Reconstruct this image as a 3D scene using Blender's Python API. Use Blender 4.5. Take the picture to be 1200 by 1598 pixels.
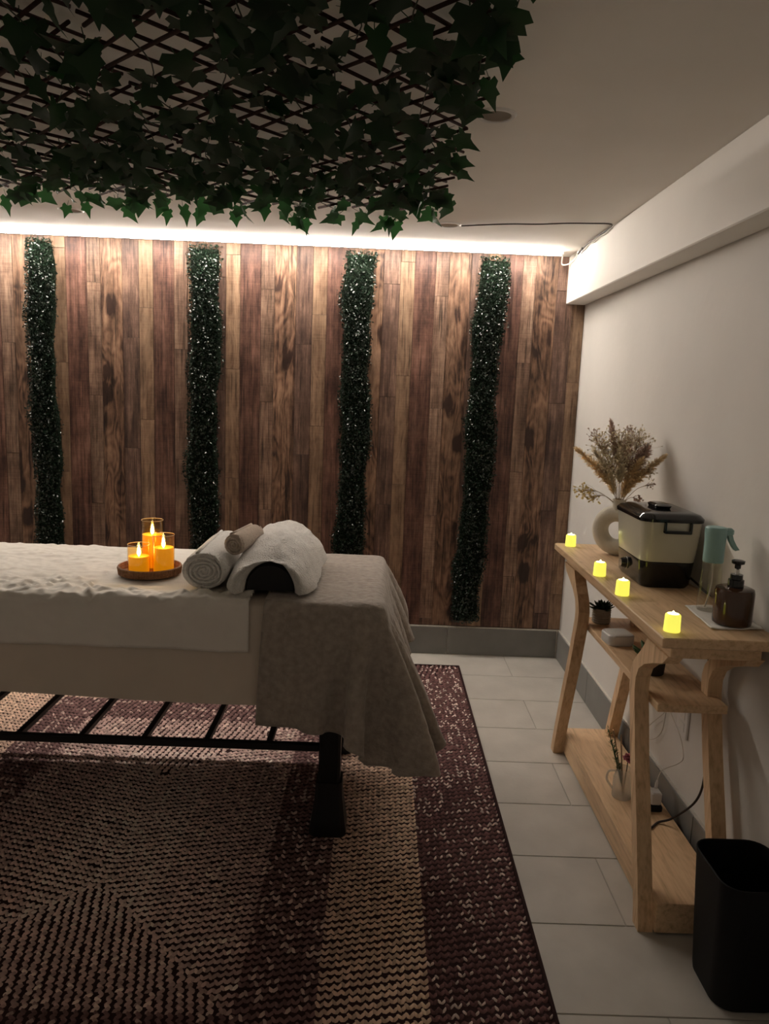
import bpy, math, random
import numpy as np
from mathutils import Vector, Matrix

for o in list(bpy.data.objects):
    bpy.data.objects.remove(o)
scene = bpy.context.scene
col = scene.collection
random.seed(7)
rng = np.random.default_rng(11)

# ------------------------------------------------------------------ camera
F_PX, PITCH, ROLL, YAW, CAM_H = 1164.48, 0.160253, 0.039695, 0.009273, 1.53
cam_d = bpy.data.cameras.new('camera')
cam = bpy.data.objects.new('camera', cam_d)
col.objects.link(cam)
fwd = Vector((math.sin(YAW) * math.cos(PITCH), math.cos(YAW) * math.cos(PITCH), -math.sin(PITCH)))
rgt0 = Vector((math.cos(YAW), -math.sin(YAW), 0))
up0 = rgt0.cross(fwd)
rgt = math.cos(ROLL) * rgt0 + math.sin(ROLL) * up0
upv = -math.sin(ROLL) * rgt0 + math.cos(ROLL) * up0
M = Matrix((rgt, upv, -fwd)).transposed().to_4x4()
M.translation = Vector((0, 0, CAM_H))
cam.matrix_world = M
cam_d.sensor_fit = 'VERTICAL'
cam_d.sensor_height = 36.0
cam_d.lens = F_PX * 36.0 / 1598.0
cam_d.clip_start = 0.02
scene.camera = cam

# ------------------------------------------------------------------ world, exposure
world = bpy.data.worlds.new('world')
scene.world = world
world.use_nodes = True
world.node_tree.nodes['Background'].inputs[0].default_value = (0, 0, 0, 1)
world.node_tree.nodes['Background'].inputs[1].default_value = 0.0
vs = scene.view_settings
vs.view_transform = 'Standard'
vs.look = 'None'
vs.gamma = 1.0
vs.use_curve_mapping = False
vs.exposure = 1.0
STRIP_POWER = 62.0          # emission of the LED strip diffuser
STRIP_COL = (1.0, 0.905, 0.80)

# room dimensions (metres); camera stands at the origin, back wall at Y = D
D, H, XR = 4.261, 2.298, 1.106
XL, YB = -3.7, -0.9
XBEAM, ZBEAM, ZSK = 0.9975, 2.044, 0.172


# ------------------------------------------------------------------ materials
def new_mat(name):
    m = bpy.data.materials.new(name)
    m.use_nodes = True
    nt = m.node_tree
    b = nt.nodes['Principled BSDF']
    return m, nt, b


def nd(nt, typ, **kw):
    n = nt.nodes.new(typ)
    for k, v in kw.items():
        if hasattr(n, k):
            setattr(n, k, v)
        else:
            n.inputs[k].default_value = v
    return n


def ramp(nt, stops):
    r = nt.nodes.new('ShaderNodeValToRGB')
    el = r.color_ramp.elements
    while len(el) < len(stops):
        el.new(0.5)
    for e, (p, c) in zip(el, stops):
        e.position = p
        e.color = (c[0], c[1], c[2], 1)
    return r


def plain(name, color, rough=0.6, spec=0.4, var=0.0, scale=20.0, bump=0.0, bscale=80.0, metal=0.0, sheen=0.0,
          coat=0.0, emit=None, estr=0.0):
    m, nt, b = new_mat(name)
    b.inputs['Roughness'].default_value = rough
    b.inputs['Specular IOR Level'].default_value = spec
    b.inputs['Metallic'].default_value = metal
    if sheen:
        b.inputs['Sheen Weight'].default_value = sheen
    if coat:
        b.inputs['Coat Weight'].default_value = coat
        b.inputs['Coat Roughness'].default_value = 0.1
    tc = nt.nodes.new('ShaderNodeTexCoord')
    n = nd(nt, 'ShaderNodeTexNoise', Scale=scale, Detail=5.0)
    nt.links.new(tc.outputs['Object'], n.inputs['Vector'])
    lo = [c * (1 - var) for c in color]
    hi = [min(1, c * (1 + var)) for c in color]
    r = ramp(nt, [(0.3, lo), (0.7, hi)])
    nt.links.new(n.outputs[0], r.inputs[0])
    nt.links.new(r.outputs[0], b.inputs['Base Color'])
    if bump:
        n2 = nd(nt, 'ShaderNodeTexNoise', Scale=bscale, Detail=4.0)
        nt.links.new(tc.outputs['Object'], n2.inputs['Vector'])
        bp = nd(nt, 'ShaderNodeBump', Strength=bump, Distance=0.01)
        nt.links.new(n2.outputs[0], bp.inputs['Height'])
        nt.links.new(bp.outputs[0], b.inputs['Normal'])
    if emit:
        b.inputs['Emission Color'].default_value = (*emit, 1)
        b.inputs['Emission Strength'].default_value = estr
    return m


def wood(name, dark, mid, light, axis='Z', fine=60.0, contour=0.0, knots=0.0, saw=0.0, rough=0.5, blot=0.0, grime=0.0):
    m, nt, b = new_mat(name)
    L = nt.links.new
    b.inputs['Roughness'].default_value = rough
    b.inputs['Specular IOR Level'].default_value = 0.3
    tc = nt.nodes.new('ShaderNodeTexCoord')
    oi = nt.nodes.new('ShaderNodeObjectInfo')
    mul = nd(nt, 'ShaderNodeVectorMath', operation='SCALE')
    mul.inputs[0].default_value = (13.1, 7.7, 23.3)
    L(oi.outputs['Random'], mul.inputs['Scale'])
    add = nd(nt, 'ShaderNodeVectorMath', operation='ADD')
    L(tc.outputs['Object'], add.inputs[0])
    L(mul.outputs[0], add.inputs[1])

    def stretched(k):
        s = {'X': (k, 1, 1), 'Y': (1, k, 1), 'Z': (1, 1, k)}[axis]
        mp = nt.nodes.new('ShaderNodeMapping')
        mp.inputs['Scale'].default_value = s
        L(add.outputs[0], mp.inputs['Vector'])
        return mp
    g = nd(nt, 'ShaderNodeTexNoise', Scale=fine, Detail=6.0, Roughness=0.65, Distortion=0.4)
    L(stretched(0.05).outputs[0], g.inputs['Vector'])
    val = g.outputs[0]
    if contour:
        lowf = nd(nt, 'ShaderNodeTexNoise', Scale=9.0, Detail=2.0, Distortion=0.3)
        L(stretched(0.28).outputs[0], lowf.inputs['Vector'])
        m1 = nd(nt, 'ShaderNodeMath', operation='MULTIPLY')
        m1.inputs[1].default_value = 70.0
        L(lowf.outputs[0], m1.inputs[0])
        sn = nd(nt, 'ShaderNodeMath', operation='SINE')
        L(m1.outputs[0], sn.inputs[0])
        m2 = nd(nt, 'ShaderNodeMath', operation='MULTIPLY_ADD')
        m2.inputs[1].default_value = 0.12 * contour
        L(sn.outputs[0], m2.inputs[0])
        L(val, m2.inputs[2])
        val = m2.outputs[0]
    if blot:
        bl = nd(nt, 'ShaderNodeTexNoise', Scale=7.0, Detail=5.0, Roughness=0.7)
        L(stretched(0.5).outputs[0], bl.inputs['Vector'])
        m3 = nd(nt, 'ShaderNodeMath', operation='MULTIPLY_ADD')
        m3.inputs[1].default_value = blot
        L(bl.outputs[0], m3.inputs[0])
        sub = nd(nt, 'ShaderNodeMath', operation='SUBTRACT')
        sub.inputs[1].default_value = blot * 0.5
        L(val, sub.inputs[0])
        L(sub.outputs[0], m3.inputs[2])
        val = m3.outputs[0]
    if knots:
        vo = nd(nt, 'ShaderNodeTexVoronoi', Scale=7.0)
        L(stretched(0.55).outputs[0], vo.inputs['Vector'])
        kr = nd(nt, 'ShaderNodeMapRange')
        kr.inputs['From Min'].default_value = 0.05
        kr.inputs['From Max'].default_value = 0.30
        kr.inputs['To Min'].default_value = -knots
        kr.inputs['To Max'].default_value = 0.0
        L(vo.outputs['Distance'], kr.inputs['Value'])
        ad = nd(nt, 'ShaderNodeMath', operation='ADD')
        L(val, ad.inputs[0])
        L(kr.outputs[0], ad.inputs[1])
        val = ad.outputs[0]
    if saw:
        s = {'X': (60, 1.2, 1.2), 'Y': (1.2, 60, 1.2), 'Z': (1.2, 1.2, 60)}[axis]
        mp = nt.nodes.new('ShaderNodeMapping')
        mp.inputs['Scale'].default_value = s
        L(add.outputs[0], mp.inputs['Vector'])
        sw = nd(nt, 'ShaderNodeTexNoise', Scale=6.0, Detail=2.0)
        L(mp.outputs[0], sw.inputs['Vector'])
        m4 = nd(nt, 'ShaderNodeMath', operation='MULTIPLY_ADD')
        m4.inputs[1].default_value = saw
        L(sw.outputs[0], m4.inputs[0])
        sub2 = nd(nt, 'ShaderNodeMath', operation='SUBTRACT')
        sub2.inputs[1].default_value = saw * 0.5
        L(val, sub2.inputs[0])
        L(sub2.outputs[0], m4.inputs[2])
        val = m4.outputs[0]
    r = ramp(nt, [(0.28, dark), (0.5, mid), (0.72, light)])
    L(val, r.inputs[0])
    # grime blotches and fine dark checks in the print
    gr = nd(nt, 'ShaderNodeTexNoise', Scale=11.0, Detail=7.0, Roughness=0.72)
    L(stretched(0.45).outputs[0], gr.inputs['Vector'])
    grr = ramp(nt, [(0.30, (1 - grime,) * 3), (0.62, (1.0, 1.0, 1.0))])
    L(gr.outputs[0], grr.inputs[0])
    ck = nd(nt, 'ShaderNodeTexNoise', Scale=90.0, Detail=3.0, Roughness=0.6)
    L(stretched(0.035).outputs[0], ck.inputs['Vector'])
    ckr = ramp(nt, [(0.32, (1 - grime * 1.1,) * 3), (0.43, (1.0, 1.0, 1.0))])
    L(ck.outputs[0], ckr.inputs[0])
    mxa = nd(nt, 'ShaderNodeMix', data_type='RGBA', blend_type='MULTIPLY')
    mxa.inputs[0].default_value = 1.0
    L(r.outputs[0], mxa.inputs[6])
    L(grr.outputs[0], mxa.inputs[7])
    mxb = nd(nt, 'ShaderNodeMix', data_type='RGBA', blend_type='MULTIPLY')
    mxb.inputs[0].default_value = 1.0
    L(mxa.outputs[2], mxb.inputs[6])
    L(ckr.outputs[0], mxb.inputs[7])
    # small per-piece tone difference
    hv = nt.nodes.new('ShaderNodeHueSaturation')
    mr = nd(nt, 'ShaderNodeMapRange')
    mr.inputs['To Min'].default_value = 0.86
    mr.inputs['To Max'].default_value = 1.12
    L(oi.outputs['Random'], mr.inputs['Value'])
    L(mr.outputs[0], hv.inputs['Value'])
    L(mxb.outputs[2], hv.inputs['Color'])
    L(hv.outputs[0], b.inputs['Base Color'])
    bp = nd(nt, 'ShaderNodeBump', Strength=0.12, Distance=0.002)
    L(val, bp.inputs['Height'])
    L(bp.outputs[0], b.inputs['Normal'])
    return m


def thin_glass(name, tint, gloss=0.12):
    m = bpy.data.materials.new(name)
    m.use_nodes = True
    nt = m.node_tree
    nt.nodes.clear()
    out = nt.nodes.new('ShaderNodeOutputMaterial')
    tr = nt.nodes.new('ShaderNodeBsdfTransparent')
    tr.inputs[0].default_value = (*tint, 1)
    gl = nt.nodes.new('ShaderNodeBsdfGlossy')
    gl.inputs['Roughness'].default_value = 0.03
    lw = nt.nodes.new('ShaderNodeLayerWeight')
    lw.inputs['Blend'].default_value = 0.5
    pw = nd(nt, 'ShaderNodeMath', operation='POWER')
    pw.inputs[1].default_value = 4.0
    nt.links.new(lw.outputs['Facing'], pw.inputs[0])
    fr = nd(nt, 'ShaderNodeMath', operation='MULTIPLY_ADD')
    fr.inputs[1].default_value = 0.75
    fr.inputs[2].default_value = 0.06
    nt.links.new(pw.outputs[0], fr.inputs[0])
    mx = nt.nodes.new('ShaderNodeMixShader')
    nt.links.new(fr.outputs[0], mx.inputs[0])
    nt.links.new(tr.outputs[0], mx.inputs[1])
    nt.links.new(gl.outputs[0], mx.inputs[2])
    nt.links.new(mx.outputs[0], out.inputs['Surface'])
    return m


def see_through(m, f):
    nt = m.node_tree
    out = nt.nodes['Material Output']
    b = nt.nodes['Principled BSDF']
    tr = nt.nodes.new('ShaderNodeBsdfTranslucent')
    mx = nt.nodes.new('ShaderNodeMixShader')
    mx.inputs[0].default_value = f
    nt.links.new(b.inputs['Base Color'].links[0].from_socket, tr.inputs[0])
    nt.links.new(b.outputs[0], mx.inputs[1])
    nt.links.new(tr.outputs[0], mx.inputs[2])
    nt.links.new(mx.outputs[0], out.inputs['Surface'])


def frosted(name, colr, f):
    m, nt, b = new_mat(name)
    b.inputs['Base Color'].default_value = (*colr, 1)
    b.inputs['Roughness'].default_value = 0.25
    tr = nt.nodes.new('ShaderNodeBsdfTransparent')
    mx = nt.nodes.new('ShaderNodeMixShader')
    mx.inputs[0].default_value = f
    nt.links.new(tr.outputs[0], mx.inputs[1])
    nt.links.new(b.outputs[0], mx.inputs[2])
    nt.links.new(mx.outputs[0], nt.nodes['Material Output'].inputs['Surface'])
    return m


def attr_mat(name, rough=0.85, spec=0.2, trans=0.0):
    m, nt, b = new_mat(name)
    a = nt.nodes.new('ShaderNodeAttribute')
    a.attribute_name = 'col'
    nt.links.new(a.outputs['Color'], b.inputs['Base Color'])
    b.inputs['Roughness'].default_value = rough
    b.inputs['Specular IOR Level'].default_value = spec
    return m


def leaf_mat(name, color, rough=0.4, var=0.35):
    m, nt, b = new_mat(name)
    oi = nt.nodes.new('ShaderNodeObjectInfo')
    lo = [c * (1 - var) for c in color]
    hi = [c * (1 + var) for c in color]
    r = ramp(nt, [(0, lo), (1, hi)])
    nt.links.new(oi.outputs['Random'], r.inputs[0])
    tr = nt.nodes.new('ShaderNodeBsdfTranslucent')
    mx = nt.nodes.new('ShaderNodeMixShader')
    mx.inputs[0].default_value = 0.3
    nt.links.new(r.outputs[0], b.inputs['Base Color'])
    tr.inputs[0].default_value = (color[0] * 4, color[1] * 5.5, color[2] * 3, 1)
    nt.links.new(b.outputs[0], mx.inputs[1])
    nt.links.new(tr.outputs[0], mx.inputs[2])
    nt.links.new(mx.outputs[0], nt.nodes['Material Output'].inputs['Surface'])
    b.inputs['Roughness'].default_value = rough
    b.inputs['Specular IOR Level'].default_value = 0.3
    return m


MT = {}
MT['wall'] = plain('wall_paint', (0.69, 0.67, 0.635), 0.75, 0.25, 0.03, 3, 0.15, 14)
MT['ceiling'] = plain('ceiling_paint', (0.82, 0.79, 0.74), 0.7, 0.3, 0.03, 2, 0.25, 5)
MT['beam'] = plain('beam_paint', (0.84, 0.81, 0.76), 0.7, 0.3, 0.03, 3, 0.12, 12)
MT['grout'] = plain('grout', (0.60, 0.57, 0.52), 0.9, 0.2, 0.1, 40)
MT['floor_grout'] = plain('floor_grout', (0.40, 0.375, 0.335), 0.9, 0.2, 0.1, 40)
MT['tile'] = plain('floor_tile', (0.50, 0.475, 0.43), 0.42, 0.4, 0.10, 6, 0.05, 60)
MT['skirt'] = plain('skirting_tile', (0.20, 0.195, 0.185), 0.45, 0.4, 0.08, 8)
MT['light_plank'] = wood('light_plank', (.15, .084, .052), (.31, .195, .125), (.42, .275, .18), fine=34, contour=.35, saw=.22, blot=.40, grime=.50)
MT['narrow_plank'] = wood('narrow_plank', (.12, .068, .048), (.255, .155, .108), (.40, .265, .19), fine=70, saw=.34, blot=.65, grime=.65)
MT['knotty_plank'] = wood('knotty_plank', (.05, .025, .018), (.245, .138, .088), (.38, .23, .15), fine=40, contour=.7, knots=.60, blot=.80, grime=.65)
MT['dark_plank'] = wood('dark_plank', (.060, .027, .021), (.158, .078, .057), (.28, .15, .11), fine=50, saw=.24, blot=.95, grime=.62)
MT['dull_plank'] = wood('dull_plank', (.075, .042, .034), (.155, .092, .070), (.31, .19, .135), fine=60, blot=.90, saw=.12, grime=.55)
MT['joint'] = plain('plank_joint', (0.05, 0.028, 0.018), 0.8, 0.1)
OAK = ((.48, .31, .17), (.69, .475, .285), (.77, .56, .35))
MT['oak_y'] = wood('oak_lengthwise', *OAK, axis='Y', fine=70, contour=.35, blot=.2, rough=.45)
MT['oak_z'] = wood('oak_upright', *OAK, axis='Z', fine=70, contour=.35, blot=.2, rough=.5)
MT['willow'] = plain('willow_stick', (0.035, 0.014, 0.010), 0.7, 0.2, 0.3, 60)
MT['ivy'] = leaf_mat('ivy_leaf', (0.009, 0.022, 0.011), 0.5)
MT['ivy_stem'] = plain('ivy_stem', (0.02, 0.03, 0.015), 0.6)
MT['boxwood'] = attr_mat('boxwood_leaf', 0.28, 0.8)
MT['boxback'] = plain('boxwood_backing', (0.008, 0.014, 0.008), 0.9, 0.1)
MT['rug'] = attr_mat('rug_stitch', 0.9, 0.15)
MT['rug_base'] = plain('rug_base', (0.035, 0.018, 0.018), 0.95, 0.1)
MT['black_metal'] = plain('black_metal', (0.006, 0.006, 0.0065), 0.45, 0.35)
MT['black_vinyl'] = plain('black_vinyl', (0.007, 0.007, 0.0075), 0.55, 0.3)
MT['cream_vinyl'] = plain('cream_vinyl', (0.55, 0.50, 0.44), 0.6, 0.3)
MT['sheet'] = plain('white_sheet', (0.78, 0.74, 0.68), 0.8, 0.2, 0.02, 10, 0.06, 25)
MT['base_sheet'] = plain('beige_sheet', (0.66, 0.58, 0.49), 0.85, 0.2, 0.03, 8, 0.05, 20)
MT['blanket'] = plain('fleece', (0.34, 0.295, 0.255), 0.95, 0.1, 0.18, 45, 0.5, 55, sheen=.25)
MT['terry'] = plain('white_terry', (0.80, 0.77, 0.73), 0.95, 0.1, 0.05, 90, 0.8, 170, sheen=.2)
MT['beige_terry'] = plain('beige_terry', (0.60, 0.49, 0.40), 0.95, 0.1, 0.08, 90, 0.8, 170, sheen=.2)
MT['rattan'] = plain('rattan', (0.30, 0.155, 0.075), 0.6, 0.3, 0.3, 120)
MT['amber_glass'] = thin_glass('amber_glass', (1.0, 0.80, 0.45))
MT['clear_glass'] = thin_glass('clear_glass', (0.90, 0.89, 0.86))
MT['rim_glass'] = plain('rim_glass', (0.75, 0.50, 0.28), 0.15, 0.6)
MT['wax'] = plain('candle_wax', (0.80, 0.42, 0.05), 0.6, 0.3, emit=(1.0, 0.46, 0.01), estr=0.20)
MT['flame'] = plain('led_flame', (1.0, 0.9, 0.5), 0.5, emit=(1.0, 0.76, 0.26), estr=14.0)
MT['tea_body'] = plain('tealight_shell', (0.8, 0.75, 0.2), 0.5, emit=(1.0, 0.95, 0.12), estr=0.44)
MT['tea_top'] = plain('tealight_top', (0.9, 0.9, 0.5), 0.5, emit=(1.0, 0.95, 0.45), estr=2.4)
MT['led'] = plain('led_diffuser', (0.9, 0.9, 0.9), 0.5, emit=STRIP_COL, estr=STRIP_POWER)
MT['white_plastic'] = plain('white_plastic', (0.72, 0.70, 0.68), 0.4, 0.4)
MT['grey_lens'] = plain('downlight_lens', (0.22, 0.19, 0.16), 0.5, 0.3)
MT['dark_cable'] = plain('dark_cable', (0.03, 0.02, 0.018), 0.6)
MT['white_cable'] = plain('white_cable', (0.60, 0.56, 0.50), 0.5)
MT['ceramic'] = plain('bisque_ceramic', (0.62, 0.58, 0.50), 0.8, 0.2, 0.05, 20, 0.15, 90)
MT['pampas'] = plain('tan_pampas', (0.86, 0.69, 0.46), 0.9, 0.1, 0.2, 30)
MT['pale_dry'] = plain('pale_dried', (0.88, 0.78, 0.63), 0.9, 0.1, 0.2, 30)
MT['mauve_dry'] = plain('mauve_dried', (0.64, 0.49, 0.42), 0.9, 0.1, 0.2, 30)
MT['yellow_dry'] = plain('yellow_dried', (0.88, 0.74, 0.42), 0.9, 0.1, 0.2, 30)
MT['stalk'] = plain('dry_stalk', (0.40, 0.29, 0.18), 0.9, 0.1)
MT['cream_gloss'] = plain('cream_enamel', (0.55, 0.52, 0.43), 0.22, 0.5, coat=.4)
MT['black_gloss'] = plain('black_gloss', (0.007, 0.007, 0.008), 0.12, 0.5)
MT['chrome'] = plain('brushed_metal', (0.6, 0.6, 0.58), 0.25, metal=1.0)
MT['mint'] = plain('mint_plastic', (0.27, 0.44, 0.43), 0.4, 0.4)
MT['amber_dark'] = plain('amber_bottle', (0.05, 0.02, 0.008), 0.08, 0.6)
MT['tissue'] = plain('tissue', (0.74, 0.72, 0.68), 0.9, 0.1, 0.03, 40, 0.2, 60)
MT['succulent'] = plain('succulent', (0.02, 0.05, 0.022), 0.5, 0.3, 0.3, 50)
MT['succulent2'] = plain('aloe', (0.07, 0.13, 0.05), 0.5, 0.3, 0.3, 50)
MT['grey_pot'] = plain('ribbed_pot', (0.34, 0.30, 0.24), 0.8, 0.2, 0.15, 30)
MT['dark_pot'] = plain('dark_pot', (0.03, 0.025, 0.022), 0.7, 0.2)
MT['soil'] = plain('soil', (0.03, 0.02, 0.015), 0.95, 0.1)
MT['pink'] = plain('pink_petal', (0.50, 0.16, 0.20), 0.7, 0.2, 0.2, 60)
MT['reed'] = plain('reed', (0.45, 0.33, 0.21), 0.7, 0.2)
MT['bin'] = plain('bin_plastic', (0.0035, 0.0035, 0.004), 0.6, 0.2)

for k_ in ('pampas', 'pale_dry', 'mauve_dry', 'yellow_dry'):
    see_through(MT[k_], .45)
MT['jug_glass'] = frosted('jug_glass', (.75, .72, .66), .38)


# ------------------------------------------------------------------ mesh helpers
WLOC = {}


class MB:
    def __init__(s):
        s.v = []
        s.f = []

    def add(s, verts, faces):
        o = len(s.v)
        s.v.extend([tuple(map(float, p)) for p in verts])
        s.f.extend([tuple(i + o for i in f) for f in faces])
        return s

    def box(s, x0, x1, y0, y1, z0, z1, bev=0.0):
        if bev <= 0:
            vs_ = [(x, y, z) for z in (z0, z1) for y in (y0, y1) for x in (x0, x1)]
            return s.add(vs_, [(0, 2, 3, 1), (4, 5, 7, 6), (0, 1, 5, 4), (2, 6, 7, 3), (0, 4, 6, 2), (1, 3, 7, 5)])
        b = min(bev, (x1 - x0) * .45, (y1 - y0) * .45, (z1 - z0) * .45)
        rings = []
        for z, i in ((z0, b), (z0 + b, 0), (z1 - b, 0), (z1, b)):
            c = b
            rings.append([(x0 + i + c, y0 + i, z), (x1 - i - c, y0 + i, z), (x1 - i, y0 + i + c, z), (x1 - i, y1 - i - c, z),
                          (x1 - i - c, y1 - i, z), (x0 + i + c, y1 - i, z), (x0 + i, y1 - i - c, z), (x0 + i, y0 + i + c, z)])
        return s.loft(rings, caps=True)

    def loft(s, rings, caps=False, closed=True):
        n = len(rings[0])
        vs_ = [p for r in rings for p in r]
        fs = []
        for a in range(len(rings) - 1):
            for i in range(n if closed else n - 1):
                j = (i + 1) % n
                fs.append((a * n + i, a * n + j, (a + 1) * n + j, (a + 1) * n + i))
        if caps:
            fs.append(tuple(reversed(range(n))))
            fs.append(tuple(range((len(rings) - 1) * n, len(rings) * n)))
        return s.add(vs_, fs)

    def lathe(s, prof, c=(0, 0, 0), n=24, caps=True, sx=1, sy=1):
        rings = [[(c[0] + r * sx * math.cos(2 * math.pi * i / n), c[1] + r * sy * math.sin(2 * math.pi * i / n), c[2] + z)
                  for i in range(n)] for r, z in prof]
        return s.loft(rings, caps=caps)

    def tube(s, pts, r, n=8, caps=True):
        pts = [Vector(p) for p in pts]
        rs = r if isinstance(r, (list, tuple)) else [r] * len(pts)
        rings = []
        ref = None
        for i, p in enumerate(pts):
            t = (pts[min(i + 1, len(pts) - 1)] - pts[max(i - 1, 0)]).normalized()
            if ref is None:
                ref = Vector((0, 0, 1)) if abs(t.z) < .9 else Vector((1, 0, 0))
            u = (ref - t * ref.dot(t)).normalized()
            w = t.cross(u)
            ref = u
            rings.append([p + rs[i] * (math.cos(2 * math.pi * k / n) * u + math.sin(2 * math.pi * k / n) * w) for k in range(n)])
        return s.loft(rings, caps=caps)

    def grid(s, P):
        nu, nv = P.shape[:2]
        vs_ = P.reshape(-1, 3).tolist()
        fs = [(i * nv + j, (i + 1) * nv + j, (i + 1) * nv + j + 1, i * nv + j + 1) for i in range(nu - 1) for j in range(nv - 1)]
        return s.add(vs_, fs)


def smooth_path(pts, n=8):
    pts = [Vector(p) for p in pts]
    out = []
    for i in range(len(pts) - 1):
        p0, p1, p2, p3 = pts[max(i - 1, 0)], pts[i], pts[i + 1], pts[min(i + 2, len(pts) - 1)]
        for k in range(n):
            t = k / n
            out.append(0.5 * ((2 * p1) + (-p0 + p2) * t + (2 * p0 - 5 * p1 + 4 * p2 - p3) * t * t + (-p0 + 3 * p1 - 3 * p2 + p3) * t ** 3))
    out.append(pts[-1])
    return out


def wl(o):
    return WLOC.get(o.name, Vector((0, 0, 0)))


def put(name, mb, mat, parent=None, origin=None, smooth=False, label=None, cat=None, group=None, kind=None, mods=()):
    """one mesh object out of world-space geometry; its origin sits at its base unless given"""
    V = np.array(mb.v, float)
    if origin is None:
        lo, hi = V.min(0), V.max(0)
        origin = ((lo[0] + hi[0]) / 2, (lo[1] + hi[1]) / 2, lo[2])
    org = Vector(origin)
    me = bpy.data.meshes.new(name)
    me.from_pydata((V - np.array(org)).tolist(), [], mb.f)
    me.update()
    import bmesh
    bm = bmesh.new()
    bm.from_mesh(me)
    bmesh.ops.recalc_face_normals(bm, faces=bm.faces)
    bm.to_mesh(me)
    bm.free()
    if smooth:
        me.polygons.foreach_set('use_smooth', [True] * len(me.polygons))
        if smooth != 'all':
            try:
                me.set_sharp_from_angle(angle=math.radians(40))
            except Exception:
                pass
    me.materials.append(MT[mat] if isinstance(mat, str) else mat)
    return link(name, me, org, parent, label, cat, group, kind)


def link(name, me, org, parent=None, label=None, cat=None, group=None, kind=None):
    o = bpy.data.objects.new(name, me)
    col.objects.link(o)
    org = Vector(org)
    if parent is not None:
        o.parent = parent
        o.location = org - wl(parent)
    else:
        o.location = org
    WLOC[o.name] = org
    for k, v in (('label', label), ('category', cat), ('group', group), ('kind', kind)):
        if v:
            o[k] = v
    return o


def thing(name, loc, label, cat, group=None):
    return link(name, None, loc, None, label, cat, group)


def fast_mesh(name, V, T, mat, smooth=True, colors=None):
    me = bpy.data.meshes.new(name)
    V = np.ascontiguousarray(V, np.float32)
    T = np.ascontiguousarray(T, np.int32)
    me.vertices.add(len(V))
    me.vertices.foreach_set('co', V.ravel())
    me.loops.add(T.size)
    me.loops.foreach_set('vertex_index', T.ravel())
    me.polygons.add(len(T))
    me.polygons.foreach_set('loop_start', np.arange(len(T), dtype=np.int32) * 3)
    me.polygons.foreach_set('loop_total', np.full(len(T), 3, np.int32))
    me.update(calc_edges=True)
    me.validate()
    if smooth:
        me.polygons.foreach_set('use_smooth', np.ones(len(me.polygons), bool))
    if colors is not None:
        a = me.color_attributes.new('col', 'FLOAT_COLOR', 'POINT')
        c = np.ones((len(V), 4), np.float32)
        c[:, :3] = colors
        a.data.foreach_set('color', c.ravel())
    me.materials.append(MT[mat])
    return me


_perm = rng.permutation(4096)


def vnoise(x, y, seed=0):
    xi, yi = np.floor(x).astype(int), np.floor(y).astype(int)
    fx, fy = x - xi, y - yi
    fx, fy = fx * fx * (3 - 2 * fx), fy * fy * (3 - 2 * fy)

    def h(a, b):
        return _perm[(_perm[(a * 31 + seed * 97) % 4096] + b * 57) % 4096] / 4095.0
    return (h(xi, yi) * (1 - fx) + h(xi + 1, yi) * fx) * (1 - fy) + (h(xi, yi + 1) * (1 - fx) + h(xi + 1, yi + 1) * fx) * fy - 0.5


def fbm(x, y, seed=0, oc=3):
    s, a = 0, 1
    for k in range(oc):
        s = s + a * vnoise(x * 2 ** k, y * 2 ** k, seed + k)
        a *= .5
    return s


# ================================================================== SETTING
# floor: grout bed plus single tiles laid in running bond
fl = put('floor', MB().box(XL - .1, XR + .1, YB - .1, D + .1, -.05, -.003), 'floor_grout', origin=(0, 0, -.003), kind='structure',
         label='grey stone-look tiled floor of the room')
TW, TD, GAP = 0.65, 0.3255, 0.0035
tile_me = MB().box(-TW / 2 + GAP / 2, TW / 2 - GAP / 2, -TD / 2 + GAP / 2, TD / 2 - GAP / 2, -.004, 0, .0012)
first = None
row = 0
y = D + 0.0 - TD / 2 - 0.004
while y > YB - TD:
    off = 0.78 if row % 2 == 0 else 0.78 - TW / 2
    x = off + TW / 2
    while x - TW / 2 < XR:
        x += TW
    while x + TW / 2 > XL:
        if x - TW / 2 < XR - .01:
            cut = min(x + TW / 2, XR) - GAP / 2
            if cut < x + TW / 2 - GAP / 2 - 1e-6 or first is None:
                t = put('tile', MB().box(x - TW / 2 + GAP / 2, cut, y - TD / 2 + GAP / 2, y + TD / 2 - GAP / 2, -.004, 0, .0012), 'tile', fl,
                        origin=(x, y, 0))
                if cut >= x + TW / 2 - GAP / 2 - 1e-6:
                    first = t
            else:
                o = link('tile', first.data, (x, y, 0), fl)
        x -= TW
    y -= TD
    row += 1

# walls
wb = put('wall_back', MB().box(XL - .1, XR + .1, D + .006, D + .1, 0, H), 'joint', origin=(0, D, 0), kind='structure',
         label='back wall clad in printed wooden planks')
put('wall_right', MB().box(XR, XR + .1, YB, D + .006, 0, H), 'wall', kind='structure', label='plain white right wall behind the console')
put('wall_left', MB().box(XL - .1, XL, YB, D + .006, 0, H), 'wall', kind='structure', label='plain white left wall')
put('wall_front', MB().box(XL - .1, XR + .1, YB - .1, YB, 0, H), 'wall', kind='structure', label='plain white wall opposite the plank wall')
put('ceiling', MB().box(XL - .1, XR + .1, YB - .1, D + .1, H, H + .08), 'ceiling', kind='structure', label='plain pale plaster ceiling')
put('trim_1', MB().box(XBEAM, XR - .0005, YB, D - .0005, ZBEAM, H, .004), 'beam', kind='structure', label='boxed white beam along the top of the right wall')

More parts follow.
